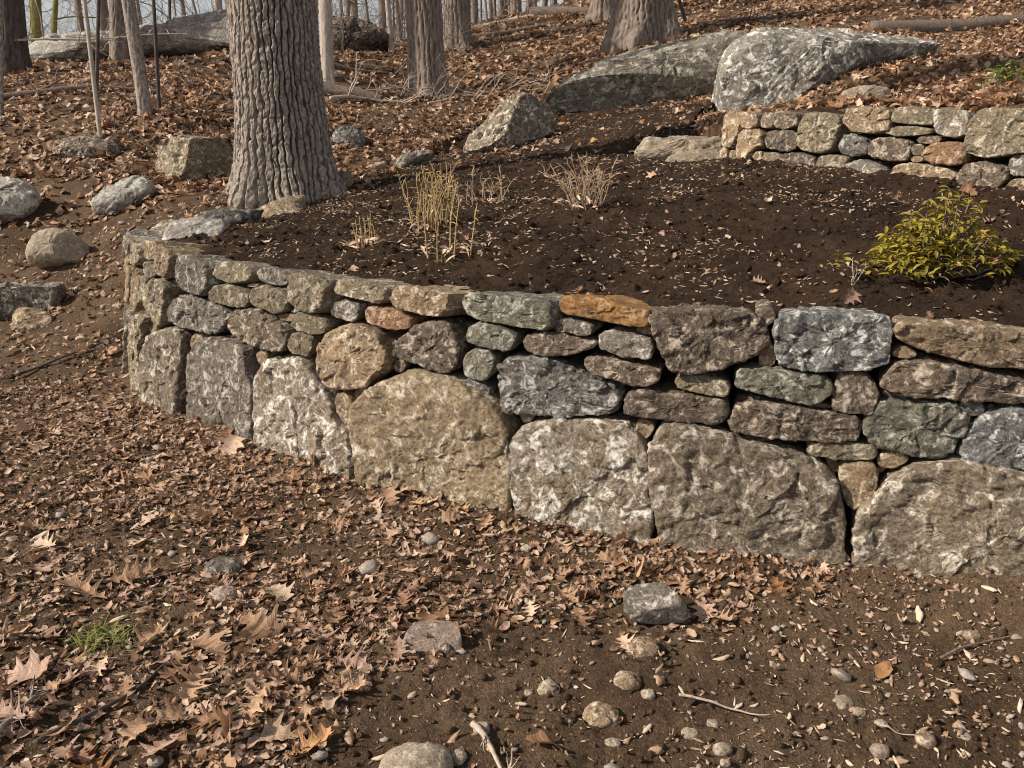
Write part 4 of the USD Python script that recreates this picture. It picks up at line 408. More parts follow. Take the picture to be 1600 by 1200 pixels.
LOGS = [('fallen_log', 'long dark fallen log lying on leaves behind the right end of the rock outcrop', along((5.3, 13.3), (9.3, 13.2), 5, .02), .115, 'LOG'),
        ('fallen_log', 'thick mossy fallen log on the ridge ending at the small gray tree', along((.5, 23.0), (2.0, 22.2), 4), .16, 'LOG'),
        ('fallen_log', 'thinner pale fallen trunk on the ridge, left of the thick mossy log', along((-2.1, 22.4), (1.2, 22.9), 5, .03), .08, 'TWIG_PALE'),
        ('fallen_log', 'dark fallen trunk crossing below the ridge behind the straight gray tree', along((-3.0, 20.3), (1.1, 21.2), 5, -.03), .09, 'LOG'),
        ('fallen_log', 'rotten dark log at the foot of the pale smooth tree beside the big oak', along((-2.95, 13.3), (-1.95, 13.2), 4), .12, 'LOG')]
for i, (n, lab, xy, r, mat) in enumerate(LOGS):
    tag(obj(n, ground_tube(xy, r, 60 + i), globals()[mat]), lab, 'log')
def dead_branch(name, lab, xy, r, mat, seed, twigs=6, tw_len=.5, lift=.04, wob=.03):
    g = np.random.default_rng(seed); t = thing(name, lab, 'branch'); P = np.array(xy, float)
    obj('stem', ground_tube(xy, r, seed, wob=wob, zoff=lift, taper=.35, sides=7), globals()[mat], t)
    for _ in range(twigs):
        out = []; s = g.uniform(.1, .95); i = min(int(s * (len(P) - 1)), len(P) - 2); q = P[i] + (P[i + 1] - P[i]) * (s * (len(P) - 1) - i)
        a = g.uniform(0, 6.28); branch(g, (q[0], q[1], gz(*q) + lift), (math.cos(a), math.sin(a), g.uniform(.1, .9)), tw_len * g.uniform(.5, 1.2), r * .45, 1, out, .5, 4)
        obj('twig', cat_mesh(out), globals()[mat], t)
dead_branch('dead_branch', 'forked dead branch lying at the left foot of the twiggy gray tree', along((-2.6, 12.6), (-1.5, 13.2), 5, .12), .03, 'TWIG_PALE', 71, 9, .7)
dead_branch('dead_branch', 'pale bent dead branch sprawling right of the twiggy gray tree', along((-1.3, 13.6), (.4, 14.4), 5, .1), .025, 'TWIG_PALE', 72, 10, .7)
dead_branch('dead_branch', 'dark curved branch on the leaves behind the pale smooth tree', along((-3.6, 15.4), (-1.9, 16.0), 5, -.12), .04, 'LOG', 73, 5, .5)
dead_branch('dead_branch', 'long dark branch lying across the left slope behind the thin saplings', along((-6.6, 10.9), (-3.6, 11.6), 6, .05), .045, 'LOG', 74, 5, .5, .02)
dead_branch('dead_branch', 'thin pale branch stretched in front of the pale ridge ledge at left', along((-8.2, 13.2), (-4.9, 13.6), 6, -.03), .02, 'TWIG_PALE', 75, 12, .8, .45)
dead_branch('dead_branch', 'dark forked branch on the slope above the long rock outcrop', along((3.6, 15.6), (5.4, 16.6), 5, .1), .035, 'LOG', 76, 6, .6)
dead_branch('dead_branch', 'thin curved pale stick standing in leaves left of the long rock outcrop', along((.25, 13.4), (.55, 13.7), 4, .1), .015, 'TWIG_PALE', 77, 4, .7)
for i, (n, lab, xy, r, mat) in enumerate([['fallen_twig', 'long crooked dead twig running up through the leaves at lower left', [[-1.32, 1.883], [-1.249, 1.993], [-1.171, 2.114], [-1.129, 2.227], [-1.114, 2.275], [-1.06, 2.343], [-0.985, 2.406], [-0.934, 2.428]], 0.0063, 'BARK_DARK'], ['fallen_twig', 'thick dead twig cut off by the lower left corner', [[-1.449, 1.891], [-1.446, 1.98], [-1.445, 2.062], [-1.421, 2.126]], 0.009, 'BARK'], ['fallen_twig', 'thin dead twig lying above the bare patch at left, ending by the gray stone', [[-1.7, 2.766], [-1.612, 2.785], [-1.498, 2.803], [-1.418, 2.817], [-1.353, 2.884], [-1.279, 2.943], [-1.206, 2.969]], 0.0073, 'BARK_DARK'], ['fallen_twig', 'thin dark stick lying on the slope left of the wall end', [[-3.248, 5.218], [-3.111, 5.358], [-2.997, 5.475], [-2.885, 5.612], [-2.786, 5.756]], 0.0085, 'BARK_DARK'], ['fallen_twig', 'short knobbed stick standing out of the dirt at bottom centre', [[-0.115, 1.98], [-0.088, 1.946], [-0.063, 1.891], [-0.038, 1.831], [-0.017, 1.774]], 0.0084, 'TWIG_PALE'], ['fallen_twig', 'thin pale root snaking over the bare dirt at lower right', [[0.518, 2.149], [0.572, 2.14], [0.627, 2.126], [0.683, 2.114], [0.727, 2.096], [0.782, 2.085]], 0.004, 'TWIG_PALE'], ['fallen_twig', 'thin twig by the lowest pale pebbles at lower right', [[1.101, 2.04], [1.131, 2.023], [1.167, 2.018], [1.197, 2.001]], 0.0029, 'TWIG_PALE'], ['fallen_twig', 'thin bent twig by the right edge below the last boulder', [[1.443, 2.367], [1.538, 2.406], [1.627, 2.432], [1.721, 2.443]], 0.0043, 'TWIG']]):
    r = r * 1.25
    dead_branch(n, lab, xy, r, mat, 90 + i, 2 if r > .0055 else 0, .12, .014, .004)

# ---------------------------------------------------------------- plants of the bed
def stems(base, n, h, spread, seed, r=.004, curl=.5, fork=.4, lean=(0, 0), rad0=.05):
    g = np.random.default_rng(seed); out = []
    for _ in range(n):
        a = g.uniform(0, 6.28); rr = rad0 * math.sqrt(g.uniform()); p = np.array([base[0] + rr * math.cos(a) * 1.4, base[1] + rr * math.sin(a), 0]); p[2] = gz(p[0], p[1]) - .01
        L = h * g.uniform(.55, 1.05); d = np.array([math.cos(a) * spread * g.uniform(.1, 1) + lean[0], math.sin(a) * spread * g.uniform(.1, 1) + lean[1], 1]); pts = [p]
        for k in range(7):
            d = d / np.linalg.norm(d) + g.normal(size=3) * .09 * curl * (1 + k * .25); d[2] = max(d[2], .3) if k < 5 else d[2] - curl * .3 * g.uniform(); pts.append(pts[-1] + d / np.linalg.norm(d) * L / 7)
        out.append(tube(pts, np.linspace(r, r * .5, 8), 5, cap=False))
        for _ in range(g.poisson(fork * 4)):
            i = g.integers(3, 7); dd = g.normal(size=3); dd[2] = abs(dd[2]) * .7; dd /= np.linalg.norm(dd); q = [pts[i]]
            for k in range(3): dd = dd + g.normal(size=3) * .5; q.append(q[-1] + dd / np.linalg.norm(dd) * L * .06)
            out.append(tube(q, np.linspace(r * .7, r * .35, 4), 4, cap=False))
    return cat_mesh(out)
def blade(p, d, L, w, bend, g, n=4, fold=.25):
    """one leaf: a folded strip along d that bends down"""
    d = np.array(d, float); d /= np.linalg.norm(d); side = np.cross(d, [0, 0, 1.0]); side /= np.linalg.norm(side) + 1e-9
    side = side * math.cos(bend[1]) + np.cross(d, side) * math.sin(bend[1]); V = []; q = np.array(p, float)
    for i in range(n + 1):
        t = i / n; ww = w * (math.sin(math.pi * min(1, t * .92 + .06)) ** .8); up = np.cross(side, d)
        V += [q + side * ww / 2 + up * fold * ww, q, q - side * ww / 2 + up * fold * ww]
        d = d + np.array([0, 0, -1]) * bend[0] / n + g.normal(size=3) * .06; d /= np.linalg.norm(d); q = q + d * L / n
    F = []
    for i in range(n):
        a = i * 3; F += [(a, a + 1, a + 4), (a, a + 4, a + 3), (a + 1, a + 2, a + 5), (a + 1, a + 5, a + 4)]
    return np.array(V), np.array(F)
def dormant(label, x, y, n, h, spread, seed, mat, **kw):
    t = thing('dormant_shrub', label, 'shrub'); obj('stems', stems((x, y), n, h, spread, seed, **kw), globals()[mat], t)
    g = np.random.default_rng(seed + 5); L = [blade((x + g.normal() * .09, y + g.normal() * .06, gz(x, y) + g.uniform(.0, .05)), (g.normal(), g.normal(), g.uniform(-.1, .5)), g.uniform(.03, .08), g.uniform(.012, .025), (g.uniform(0, 1.5), g.uniform(-1, 1)), g) for _ in range(26)]
    obj('dry_leaves', cat_mesh(L), LEAF[1], t); return t
dormant('short tan clump of dry stems, the leftmost plant in the bed', -.84, 4.72, 11, .19, .22, 301, 'STRAW', r=.0035, rad0=.05)
dormant('tall bunch of many straw-coloured upright stems near the middle of the bed', -.49, 5.2, 30, .40, .2, 302, 'STRAW', r=.0034, rad0=.10, curl=.8, fork=1.1)
dormant('four tall sparse straw stems leaning in front of the straw-coloured bunch', -.36, 4.42, 5, .40, .16, 303, 'STRAW', r=.004, rad0=.12, curl=.25, fork=.5)
dormant('brownish wispy clump with a few green leaves behind the straw-coloured bunch', -.20, 5.85, 16, .26, .45, 304, 'STRAW2', r=.0034, rad0=.12, curl=1.1, fork=1.3)
dormant('rounded vase-shaped clump of dry brown stems right of the bed centre', .49, 5.42, 30, .36, .42, 305, 'STRAW2', r=.0034, rad0=.08, curl=1.0, fork=1.4)
def leafy(name, label, x, y, w, h, dpt, n, seed, mat, Ls=(.045, .085), dome=1.0):
    g = np.random.default_rng(seed); t = thing(name, label, 'shrub'); z0 = gz(x, y); big = []; st = []
    whorls = max(6, n // 7)
    for k in range(whorls):
        a = g.uniform(0, 6.28); rr = math.sqrt(g.uniform()); hh = (1 - rr ** 2 * .75) * g.uniform(.55, 1.05) * dome
        px, py = x + rr * w / 2 * math.cos(a), y + rr * dpt / 2 * math.sin(a); pz = z0 + max(.03, h * hh) * g.uniform(.35, 1) ** .6
        p0 = np.array([x + (px - x) * .25, y + (py - y) * .25, z0]); p1 = np.array([px, py, pz]); mid = (p0 + p1) / 2 + [0, 0, -.02]
        st.append(tube([p0, mid + g.normal(size=3) * .012, p1], [.006, .0045, .0025], 5, cap=False))
        for j in range(7):
            b = j * 2.4 + g.uniform(-.4, .4); up = g.uniform(-.1, .8)
            big.append(blade(p1 + g.normal(size=3) * .006 - np.array([0, 0, .01 * j * g.uniform(0, 1)]), (math.cos(b) + (px - x) / w * .8, math.sin(b), up), g.uniform(*Ls), g.uniform(.013, .021), (g.uniform(.3, 1.6), g.uniform(-.6, .6)), g))
    obj('branches', cat_mesh(st), TWIG, t)
    order = sorted(range(len(big)), key=lambda i: big[i][0][:, 1].mean())[:240]
    for i in order: obj('leaf', big[i], mat if g.uniform() > .16 else LEAF[int(g.integers(0, 5))], t)
    rest = [big[i] for i in range(len(big)) if i not in set(order)]
    if rest: tag(obj('foliage', cat_mesh(rest), mat, t), kind='stuff')
leafy('evergreen_shrub', 'yellow-green leafy evergreen shrub in the mulch at right', 1.93, 3.72, .62, .40, .45, 1500, 401, GREENISH, (.032, .058))
leafy('evergreen_shrub', 'bright green leafy shrub cut off by the right edge on the leafy upper slope', 4.42, 7.7, .6, .36, .5, 420, 402, GREEN2, (.05, .09))
t = thing('twiggy_seedling', 'spindly twiggy seedling with tiny yellow leaves left of the yellow-green shrub', 'seedling')
obj('stems', stems((1.5, 3.63), 4, .15, .8, 405, r=.0028, curl=1.2, fork=.9, rad0=.01), TWIG_PALE, t)
g = np.random.default_rng(406); obj('leaves', cat_mesh([blade((1.5 + g.normal() * .07, 3.63 + g.normal() * .05, gz(1.5, 3.63) + g.uniform(.05, .14)), (g.normal(), g.normal(), .3), .035, .012, (.5, g.uniform(-1, 1)), g) for _ in range(30)]), GREENISH, t)
def tuft(label, x, y, n, h, sp, seed, mat, cat='grass tuft', name='grass_tuft'):
    g = np.random.default_rng(seed); L = []
    for _ in range(n):
        px, py = x + g.normal() * sp, y + g.normal() * sp * .7; a = g.uniform(0, 6.28)
        L.append(blade((px, py, gz(px, py) - .004), (math.cos(a) * .7, math.sin(a) * .7, g.uniform(.3, 1.2)), h * g.uniform(.5, 1.1), .0035, (g.uniform(.6, 1.6), 0), g, n=4, fold=.1))
    tag(obj(name, cat_mesh(L), mat), label, cat, kind='stuff' if cat == 'sprouts' else None)
tuft('sparse yellow-green grass tuft in the bare patch at lower left', -1.41, 2.42, 130, .11, .045, 411, GRASS)
tuft('tiny green sprouts in the mulch behind the brownish wispy clump', .05, 6.1, 40, .06, .10, 412, GRASS, 'sprouts', 'green_sprouts')
tuft('small yellow-green sprout at the foot of the four sparse straw stems', -.36, 4.28, 24, .07, .02, 413, GRASS, 'sprouts', 'green_sprouts')
tuft('thin green sprouts along the foot of the upper wall end', 1.55, 7.1, 60, .05, .12, 414, GRASS, 'sprouts', 'green_sprouts')

# ---------------------------------------------------------------- leaves
def leaf_mesh(kind, size, seed, curl=1.0, fine=False):
    g = np.random.default_rng(seed)
    if kind == 'o':     # oak: pointed lobes and deep sinuses on both sides of a midrib
        T = [0, .1, .17, .24, .33, .38, .45, .55, .6, .67, .76, .82, .9, 1.0]; Wd = [.02, .05, .20, .06, .13, .38, .10, .15, .43, .13, .12, .25, .08, .0]; Sh = [0, 0, .06, 0, 0, .1, 0, 0, .1, 0, 0, .08, 0, 0]
    elif kind == 'm':   # maple: broad palmate
        T = [0, .06, .12, .18, .26, .33, .40, .50, .58, .66, .74, .84, .92, 1.0]; Wd = [.02, .16, .36, .24, .34, .56, .30, .22, .40, .24, .13, .19, .07, .0]; Sh = [0, -.04, -.12, 0, 0, .10, .02, 0, .12, .03, 0, .07, 0, 0]
    elif kind == 'e':
        T = list(np.linspace(0, 1, 9)); Wd = [.03 + .24 * math.sin(math.pi * t ** .8) ** 1.25 for t in T]; Sh = [0] * 9; Wd[-1] = 0
    else:               # crumpled piece
        T = list(np.linspace(0, 1, 7)); Wd = [.05 + .26 * math.sin(math.pi * t) ** .6 * g.uniform(.6, 1.2) for t in T]; Sh = list(g.uniform(-.06, .06, 7))
    if kind in 'om' and fine:
        from scipy.interpolate import PchipInterpolator as PI_
        tt = np.unique(np.r_[np.linspace(0, 1, 34), T]); Wd, Sh, T = PI_(T, Wd)(tt), np.interp(tt, T, Sh), tt
    V = []; n = len(T)
    for t, w, s in zip(T, Wd, Sh):
        for q in (-1, -.5, 0, .5, 1):
            jit = g.uniform(.88, 1.1) if abs(q) == 1 else 1
            V.append((q * w * jit, t + (s * abs(q) if abs(q) == 1 else s * .3 * abs(q)), 0))
    V = np.array(V); V[:, 1] -= .5
    c1, c2, c3 = g.uniform(.2, 1.5) * curl * g.choice([-1, 1, 1]), g.uniform(-1.2, 1.6) * curl, g.uniform(-1, 1) * curl
    V[:, 2] = c1 * .8 * V[:, 0] ** 2 * 2 + c2 * .45 * V[:, 1] ** 2 + c3 * V[:, 0] * V[:, 1] + .16 * curl * noise(V * 4 + g.uniform(0, 50), seed) + .06 * noise(V * 9, seed + 1) + .12 * np.abs(V[:, 0]) 
    if curl > 1.5:      # rolled: bend across the width
        k = curl * 1.4; x = V[:, 0].copy(); V[:, 0] = np.sin(k * x) / k; V[:, 2] += (1 - np.cos(k * x)) / k
        k2 = g.uniform(.3, 1.4); y = V[:, 1].copy(); V[:, 1] = np.sin(k2 * y) / k2; V[:, 2] += (1 - np.cos(k2 * y)) / k2
    V[:, 2] -= V[:, 2].min() * .8
    F = []
    for i in range(n - 1):
        for j in range(4):
            a = i * 5 + j; F += [(a, a + 1, a + 6), (a, a + 6, a + 5)]
    V = V * size; F = np.array(F)
    if kind in 'om':
        st = tube([(0, -.5 * size, .004), (.01 * size, -.62 * size, .008), (.03 * size, -.74 * size, .012)], [.0016, .0013, .001], 4, cap=False); V = V.copy(); return cat_mesh([(V, F), st])
    return V, F
CLS = '/World/LeafKinds'; stage.CreateClassPrim(CLS)
kinds = {}
for kd, cu in (('o', .42), ('m', .42), ('e', .8), ('c', 2.2)):
    for vnt in range(3):
        for mi in range(6):
            if kd in 'e' and vnt: continue
            pth = f'{CLS}/{kd}{vnt}{mi}'; x = UsdGeom.Xform.Define(stage, pth)
            usdkit.mesh(stage, pth + '/blade', leaf_mesh(kd, 1.0, 900 + vnt * 7 + ord(kd), cu * (1 if vnt < 2 else 1.9), True), LEAF[mi], smooth=True); kinds[(kd, vnt, mi)] = pth
def slope_rot(x, y, e=.05):
    z = ground(np.array([x - e, x + e, x, x]), np.array([y, y, y - e, y + e])); n = np.array([-(z[1] - z[0]) / (2 * e), -(z[3] - z[2]) / (2 * e), 1.0]); return n / np.linalg.norm(n)
def place_leaf(x, y, size, kd, mi, pitch, label, g, group=None, yaw=None):
    pth = path_of('/World', 'fallen_leaf'); X_ = UsdGeom.Xform.Define(stage, pth); X_.GetPrim().GetReferences().AddInternalReference(kinds[(kd, int(g.integers(0, 1 if kd == 'e' else 3)), mi)]); X_.GetPrim().SetInstanceable(True)
    n = slope_rot(x, y); yaw = g.uniform(0, 360) if yaw is None else yaw; a = g.uniform(0, 6.28); ax = Gf.Vec3d(math.cos(a), math.sin(a), 0) if pitch < 30 else Gf.Vec3d(1, .2, 0)
    m = Gf.Matrix4d().SetScale(size) * Gf.Matrix4d().SetRotate(Gf.Rotation(Gf.Vec3d(0, 0, 1), yaw)) * Gf.Matrix4d().SetRotate(Gf.Rotation(ax, pitch)) * Gf.Matrix4d().SetRotate(Gf.Rotation(Gf.Vec3d(0, 0, 1), Gf.Vec3d(*map(float, n)))) * Gf.Matrix4d().SetTranslate(Gf.Vec3d(x, y, gz(x, y) + .008 + size * .18 * math.sin(math.radians(pitch))))
    X_.AddTransformOp().Set(m); tag(X_, label, 'leaf', group)
g = np.random.default_rng(7)
COMMON = ('dry tan fallen leaf lying in the leaf drift on the dirt below the wall', 'fallen leaves of the drift')
for x, y, w, kd, mi, pit, lab in [[-0.555, 1.891, 0.165, 'o', 4, 6, 'orange-brown oak leaf lying by itself at bottom left of centre'], [0.09, 1.898, 0.129, 'c', 2, 25, 'crumpled brown leaf curled up on bare dirt at bottom centre'], [1.228, 2.315, 0.118, 'e', 4, 8, 'orange narrow leaf lying flat on the bare dirt at right'], [-0.338, 2.874, 0.135, 'o', 1, 12, 'pale tan oak leaf in the middle of the leaf drift below the biggest tan boulder'], [-0.428, 3.015, 0.12, 'o', 1, 14, 'pale oak leaf just above another pale oak leaf in the drift'], [-1.466, 4.023, 0.181, 'm', 1, 35, 'pale tan leaf propped against the foot of the third boulder'], [0.24, 2.566, 0.128, 'o', 0, 14, 'tan oak leaf lying left of the dark gray block'], [0.21, 2.709, 0.129, 'o', 0, 10, 'tan oak leaf at the right end of the drift, above the one by the block'], [0.394, 2.989, 0.114, 'm', 0, 55, 'upright tan leaf leaning on the base of the pale gray boulder'], [1.005, 2.757, 0.102, 'm', 4, 55, 'upright orange-tan leaf at the foot of the wide right boulder'], [0.941, 2.812, 0.094, 'o', 0, 35, 'folded tan leaf beside the upright orange-tan leaf'], [0.758, 2.586, 0.11, 'o', 0, 12, 'tan leaf on the dirt right of the dark gray block'], [-0.987, 2.143, 0.182, 'o', 0, 28, 'large tan oak leaf crossing the long dead twig'], [-0.871, 2.462, 0.176, 'm', 0, 30, 'pinkish tan leaf cupped over the upper end of the long twig'], [-1.601, 2.713, 0.239, 'o', 0, 18, 'broad tan oak leaf beside the bare dirt patch at left'], [-1.471, 2.827, 0.208, 'o', 0, 22, 'tan oak leaf lying across the upper dead twig'], [-1.548, 2.211, 0.178, 'm', 3, 25, 'large pinkish maple leaf near the left edge at the bottom'], [-1.397, 2.174, 0.18, 'o', 3, 14, 'pinkish oak leaf beside the large maple leaf'], [-0.523, 2.282, 0.133, 'o', 3, 15, 'pinkish oak leaf below left of the flat mauve stone'], [-0.378, 2.35, 0.127, 'o', 3, 12, 'pinkish leaf touching the front of the flat mauve stone'], [-1.985, 3.559, 0.15, 'o', 1, 15, 'pale oak leaf alone on the dirt at mid left'], [1.405, 3.395, 0.09, 'm', 3, 50, 'pinkish leaf standing at the bed edge behind the bluish capstone'], [1.123, 3.744, 0.087, 'o', 3, 20, 'small tan leaf lying in the mulch behind the brown capstone'], [-0.984, 1.891, 0.197, 'o', 3, 14, None], [-1.29, 1.928, 0.173, 'o', 0, 20, None], [-1.126, 1.812, 0.19, 'o', 4, 15, None], [-0.696, 2.165, 0.179, 'o', 0, 20, None], [-1.237, 2.414, 0.174, 'o', 0, 14, None], [-0.996, 2.343, 0.17, 'm', 0, 20, None], [-0.655, 2.432, 0.153, 'o', 3, 15, None], [-0.5, 2.126, 0.137, 'o', 0, 18, None], [-0.744, 2.527, 0.135, 'o', 0, 18, None], [-1.454, 1.993, 0.168, 'o', 3, 24, None], [-1.925, 3.052, 0.158, 'o', 1, 20, None], [-1.843, 2.874, 0.165, 'o', 3, 20, None], [-1.917, 2.85, 0.149, 'o', 3, 20, None], [-0.608, 3.405, 0.133, 'o', 1, 22, None], [-0.559, 3.47, 0.118, 'm', 0, 35, None], [-0.757, 3.28, 0.112, 'o', 0, 20, None], [-0.932, 3.31, 0.113, 'o', 0, 20, None], [-1.559, 3.09, 0.117, 'o', 1, 15, None], [-1.124, 3.107, 0.118, 'o', 1, 15, None], [-2.602, 4.129, 0.137, 'o', 3, 15, None], [-1.607, 3.755, 0.139, 'o', 1, 20, None], [-0.266, 3.28, 0.101, 'm', 0, 40, None], [-0.111, 3.25, 0.1, 'o', 0, 25, None], [0.201, 2.874, 0.1, 'o', 0, 20, None], [0.658, 2.78, 0.107, 'o', 0, 20, None], [0.527, 2.874, 0.1, 'o', 4, 20, None], [0.07, 2.627, 0.102, 'o', 1, 15, None], [-0.068, 2.527, 0.09, 'o', 0, 15, None], [-0.024, 2.691, 0.104, 'o', 0, 20, None], [-0.536, 2.062, 0.096, 'c', 1, 20, None], [-0.881, 2.007, 0.15, 'o', 2, 20, None], [-0.766, 2.062, 0.134, 'o', 0, 20, None], [-1.184, 2.12, 0.137, 'o', 2, 20, None], [-1.606, 2.414, 0.174, 'o', 3, 20, None], [-1.725, 2.45, 0.176, 'o', 0, 20, None]]:
    place_leaf(x, y, w * .86, kd, mi, pit, lab or COMMON[0], g, None if lab else COMMON[1])

# how thick the litter lies: the drift at left, bare dirt at lower right, thin chips on the bed, full cover on the wooded slopes
BX = [-1.2, -.66, -.43, .0, .47, 1.1, 1.6, 3]; BY = [1.0, 1.75, 2.35, 2.52, 2.62, 2.76, 2.9, 3]
def leaf_density(x, y):
    inb = pip(x, y, BED_IN); p = np.stack([x, y, 0 * x], -1); patch = ss(-.12, .12, fbm(p * 1.6, 3, 41) + .03)
    near = ss(-.15, .12, y - np.interp(x, BX, BY) + .35 * fbm(p * 3, 2, 44)) * (1 - .75 * ss(.5, 1.7, x))
    for cx, cy, rx, ry, a in ((-1.29, 2.52, .30, .17, .93), (-1.9, 3.12, .85, .18, .82), (-.95, 3.05, .55, .12, .7), (-2.3, 2.7, .35, .2, .6), (-.3, 2.2, .35, .2, .3), (-2.9, 3.9, .8, .35, .5)):
        near = near * (1 - a * np.exp(-((x - cx) / rx) ** 2 - ((y - cy) / ry) ** 2))
    side = .22 + .42 * patch * ss(-.1, .1, fbm(p * 4, 2, 47))
    hill = .30 + .70 * patch
    far = ss(7.3, 8.6, y + .25 * (x < -2.6) ) * (x < 1) + (x >= 1) * 1.0
    out = near * (.42 + .58 * patch); w = ss(4.4, 5.2, y) * (x < 1.2); out = out * (1 - w) + side * w; w = np.where(y > 4.6, far, 0) ; out = out * (1 - w) + hill * w
    back = .010 + .09 * ss(7.8, 10, y) * patch
    return np.where(inb, back, out)
front_band = np.vstack([inset(FRONT, -.0)[60:], inset(FRONT, .34)[60:][::-1]]); upper_band = np.vstack([inset(UPPER, -.03), inset(UPPER, .3)[::-1]])
def blocked(x, y): return pip(x, y, front_band) | pip(x, y, upper_band)
def in_view(x, y): return (np.abs(x - .0) < .72 * y + .9) & (y > 1.3)
def quats(g, n, nrm, tilt):
    yaw = g.uniform(0, 2 * np.pi, n); ax = g.uniform(0, 2 * np.pi, n); an = np.abs(g.normal(size=n)) * tilt
    def q(axis, a): return np.c_[np.cos(a / 2), axis * np.sin(a / 2)[:, None]]
    def mul(a, b): return np.c_[a[:, 0] * b[:, 0] - (a[:, 1:] * b[:, 1:]).sum(1), a[:, :1] * b[:, 1:] + b[:, :1] * a[:, 1:] + np.cross(a[:, 1:], b[:, 1:])]
    z = np.zeros(n); q1 = q(np.c_[z, z, z + 1], yaw); q2 = q(np.c_[np.cos(ax), np.sin(ax), z], an)
    axis = np.cross(np.tile([0, 0, 1.0], (n, 1)), nrm); s = np.linalg.norm(axis, axis=1); axis = axis / np.maximum(s, 1e-9)[:, None]; q3 = q(axis, np.arctan2(s, nrm[:, 2]))
    return mul(q3, mul(q2, q1))
def scatter(name, label, cat, protos, x, y, size, g, tilt=.3, lift=.004, weights=None, zlift=None):
    pi = UsdGeom.PointInstancer.Define(stage, path_of('/World', name)); tag(pi, label, cat, kind='stuff'); base = str(pi.GetPath()); tg = []
    for i, (vf, mat) in enumerate(protos):
        p = f'{base}/Kinds/piece_{i:03d}'; usdkit.mesh(stage, p, vf, mat, smooth=True); tg.append(Sdf.Path(p))
    pi.CreatePrototypesRel().SetTargets(tg); n = len(x); z = ground(x, y); e = .04
    nr = np.c_[-(ground(x + e, y) - z) / e, -(ground(x, y + e) - z) / e, np.ones(n)]; nr[:, :2] = np.clip(nr[:, :2], -1, 1); nr /= np.linalg.norm(nr, axis=1, keepdims=True)
    lz = lift if zlift is None else zlift
    pi.CreatePositionsAttr(Vt.Vec3fArray.FromNumpy(np.c_[x, y, z + lz].astype(np.float32))); pi.CreateScalesAttr(Vt.Vec3fArray.FromNumpy(np.repeat(size[:, None], 3, 1).astype(np.float32)))
    q = quats(g, n, nr, tilt); pi.CreateOrientationsAttr(Vt.QuathArray([Gf.Quath(float(a), float(b), float(c), float(d)) for a, b, c, d in q]))
    pi.CreateProtoIndicesAttr(Vt.IntArray.FromNumpy(g.choice(len(protos), n, p=weights).astype(np.int32)))
def sample(g, n, x0, x1, y0, y1, dens):
    x, y = g.uniform(x0, x1, n), g.uniform(y0, y1, n); k = in_view(x, y) & ~blocked(x, y); x, y = x[k], y[k]; k = g.uniform(size=len(x)) < dens(x, y); return x[k], y[k]
def kit(kinds_, mats, sd): return [(leaf_mesh(kd, 1.0, sd + i * 13 + m, cu), LEAF[m]) for i, (kd, cu) in enumerate(kinds_) for m in mats]
small = kit([('c', .8), ('c', 1.9), ('c', 1.3), ('e', 1.2), ('o', .9), ('m', 1.0)], (0, 1, 2, 3), 1200)
large = kit([('o', .35), ('o', .8), ('m', .4), ('m', .9)], (0, 1, 2, 3), 1600)
g = np.random.default_rng(21)
x, y = sample(g, 62000, -4.2, 3.2, 1.3, 5.2, leaf_density); scatter('leaf_litter', 'small curled tan leaf scraps drifted over the dirt in front of the wall', 'leaf litter', small, x, y, g.uniform(.014, .046, len(x)) * g.uniform(.8, 1.25, len(x)), g, .32, zlift=g.uniform(.0, .012, len(x)))
x, y = sample(g, 1500, -4.2, 3.2, 1.3, 5.2, leaf_density); sz = g.uniform(.05, .115, len(x)); px = 800 + 1300 * x / np.maximum(y * .949 + 1.7 * .314, .1)
near_first = np.argsort(-(sz / y) * ((px > 0) & (px < 1600) & (y > 1.85))); one = near_first[:240]; rest = near_first[240:]
for i in one: place_leaf(float(x[i]), float(y[i]), float(sz[i]), 'omoc'[int(g.integers(0, 4))] if sz[i] < .09 else 'oom'[int(g.integers(0, 3))], int(g.choice([0, 0, 1, 2, 3])), float(abs(g.normal()) * 12), COMMON[0], g, COMMON[1])
x, y, sz = x[rest], y[rest], sz[rest]
scatter('leaf_litter', 'larger lobed tan leaves mixed through the drift in front of the wall', 'leaf litter', large, x, y, sz, g, .22, zlift=g.uniform(.002, .016, len(x)))
hk = kit([('c', .9), ('c', 1.8), ('o', .9), ('m', 1.0), ('e', 1.4)], (0, 1, 2, 4, 5), 2000); hw = np.array([1.4, 1.0, 1.6, .3, .8] * 5); hw /= hw.sum()
x, y = sample(g, 52000, -9, 7.5, 5.0, 13, leaf_density); scatter('hillside_leaf_litter', 'thick brown and tan leaf litter covering the nearer wooded slope', 'leaf litter', hk, x, y, g.uniform(.05, .12, len(x)) * np.where((y < 7.6) & (x < 1), .62, 1), g, .5, weights=hw, zlift=g.uniform(0, .03, len(x)))
x, y = sample(g, 60000, -15, 15, 13, 30, leaf_density); scatter('hillside_leaf_litter', 'brown leaf litter covering the far slope up to the ridge', 'leaf litter', hk, x, y, g.uniform(.08, .16, len(x)), g, .5, weights=hw, zlift=g.uniform(0, .04, len(x)))
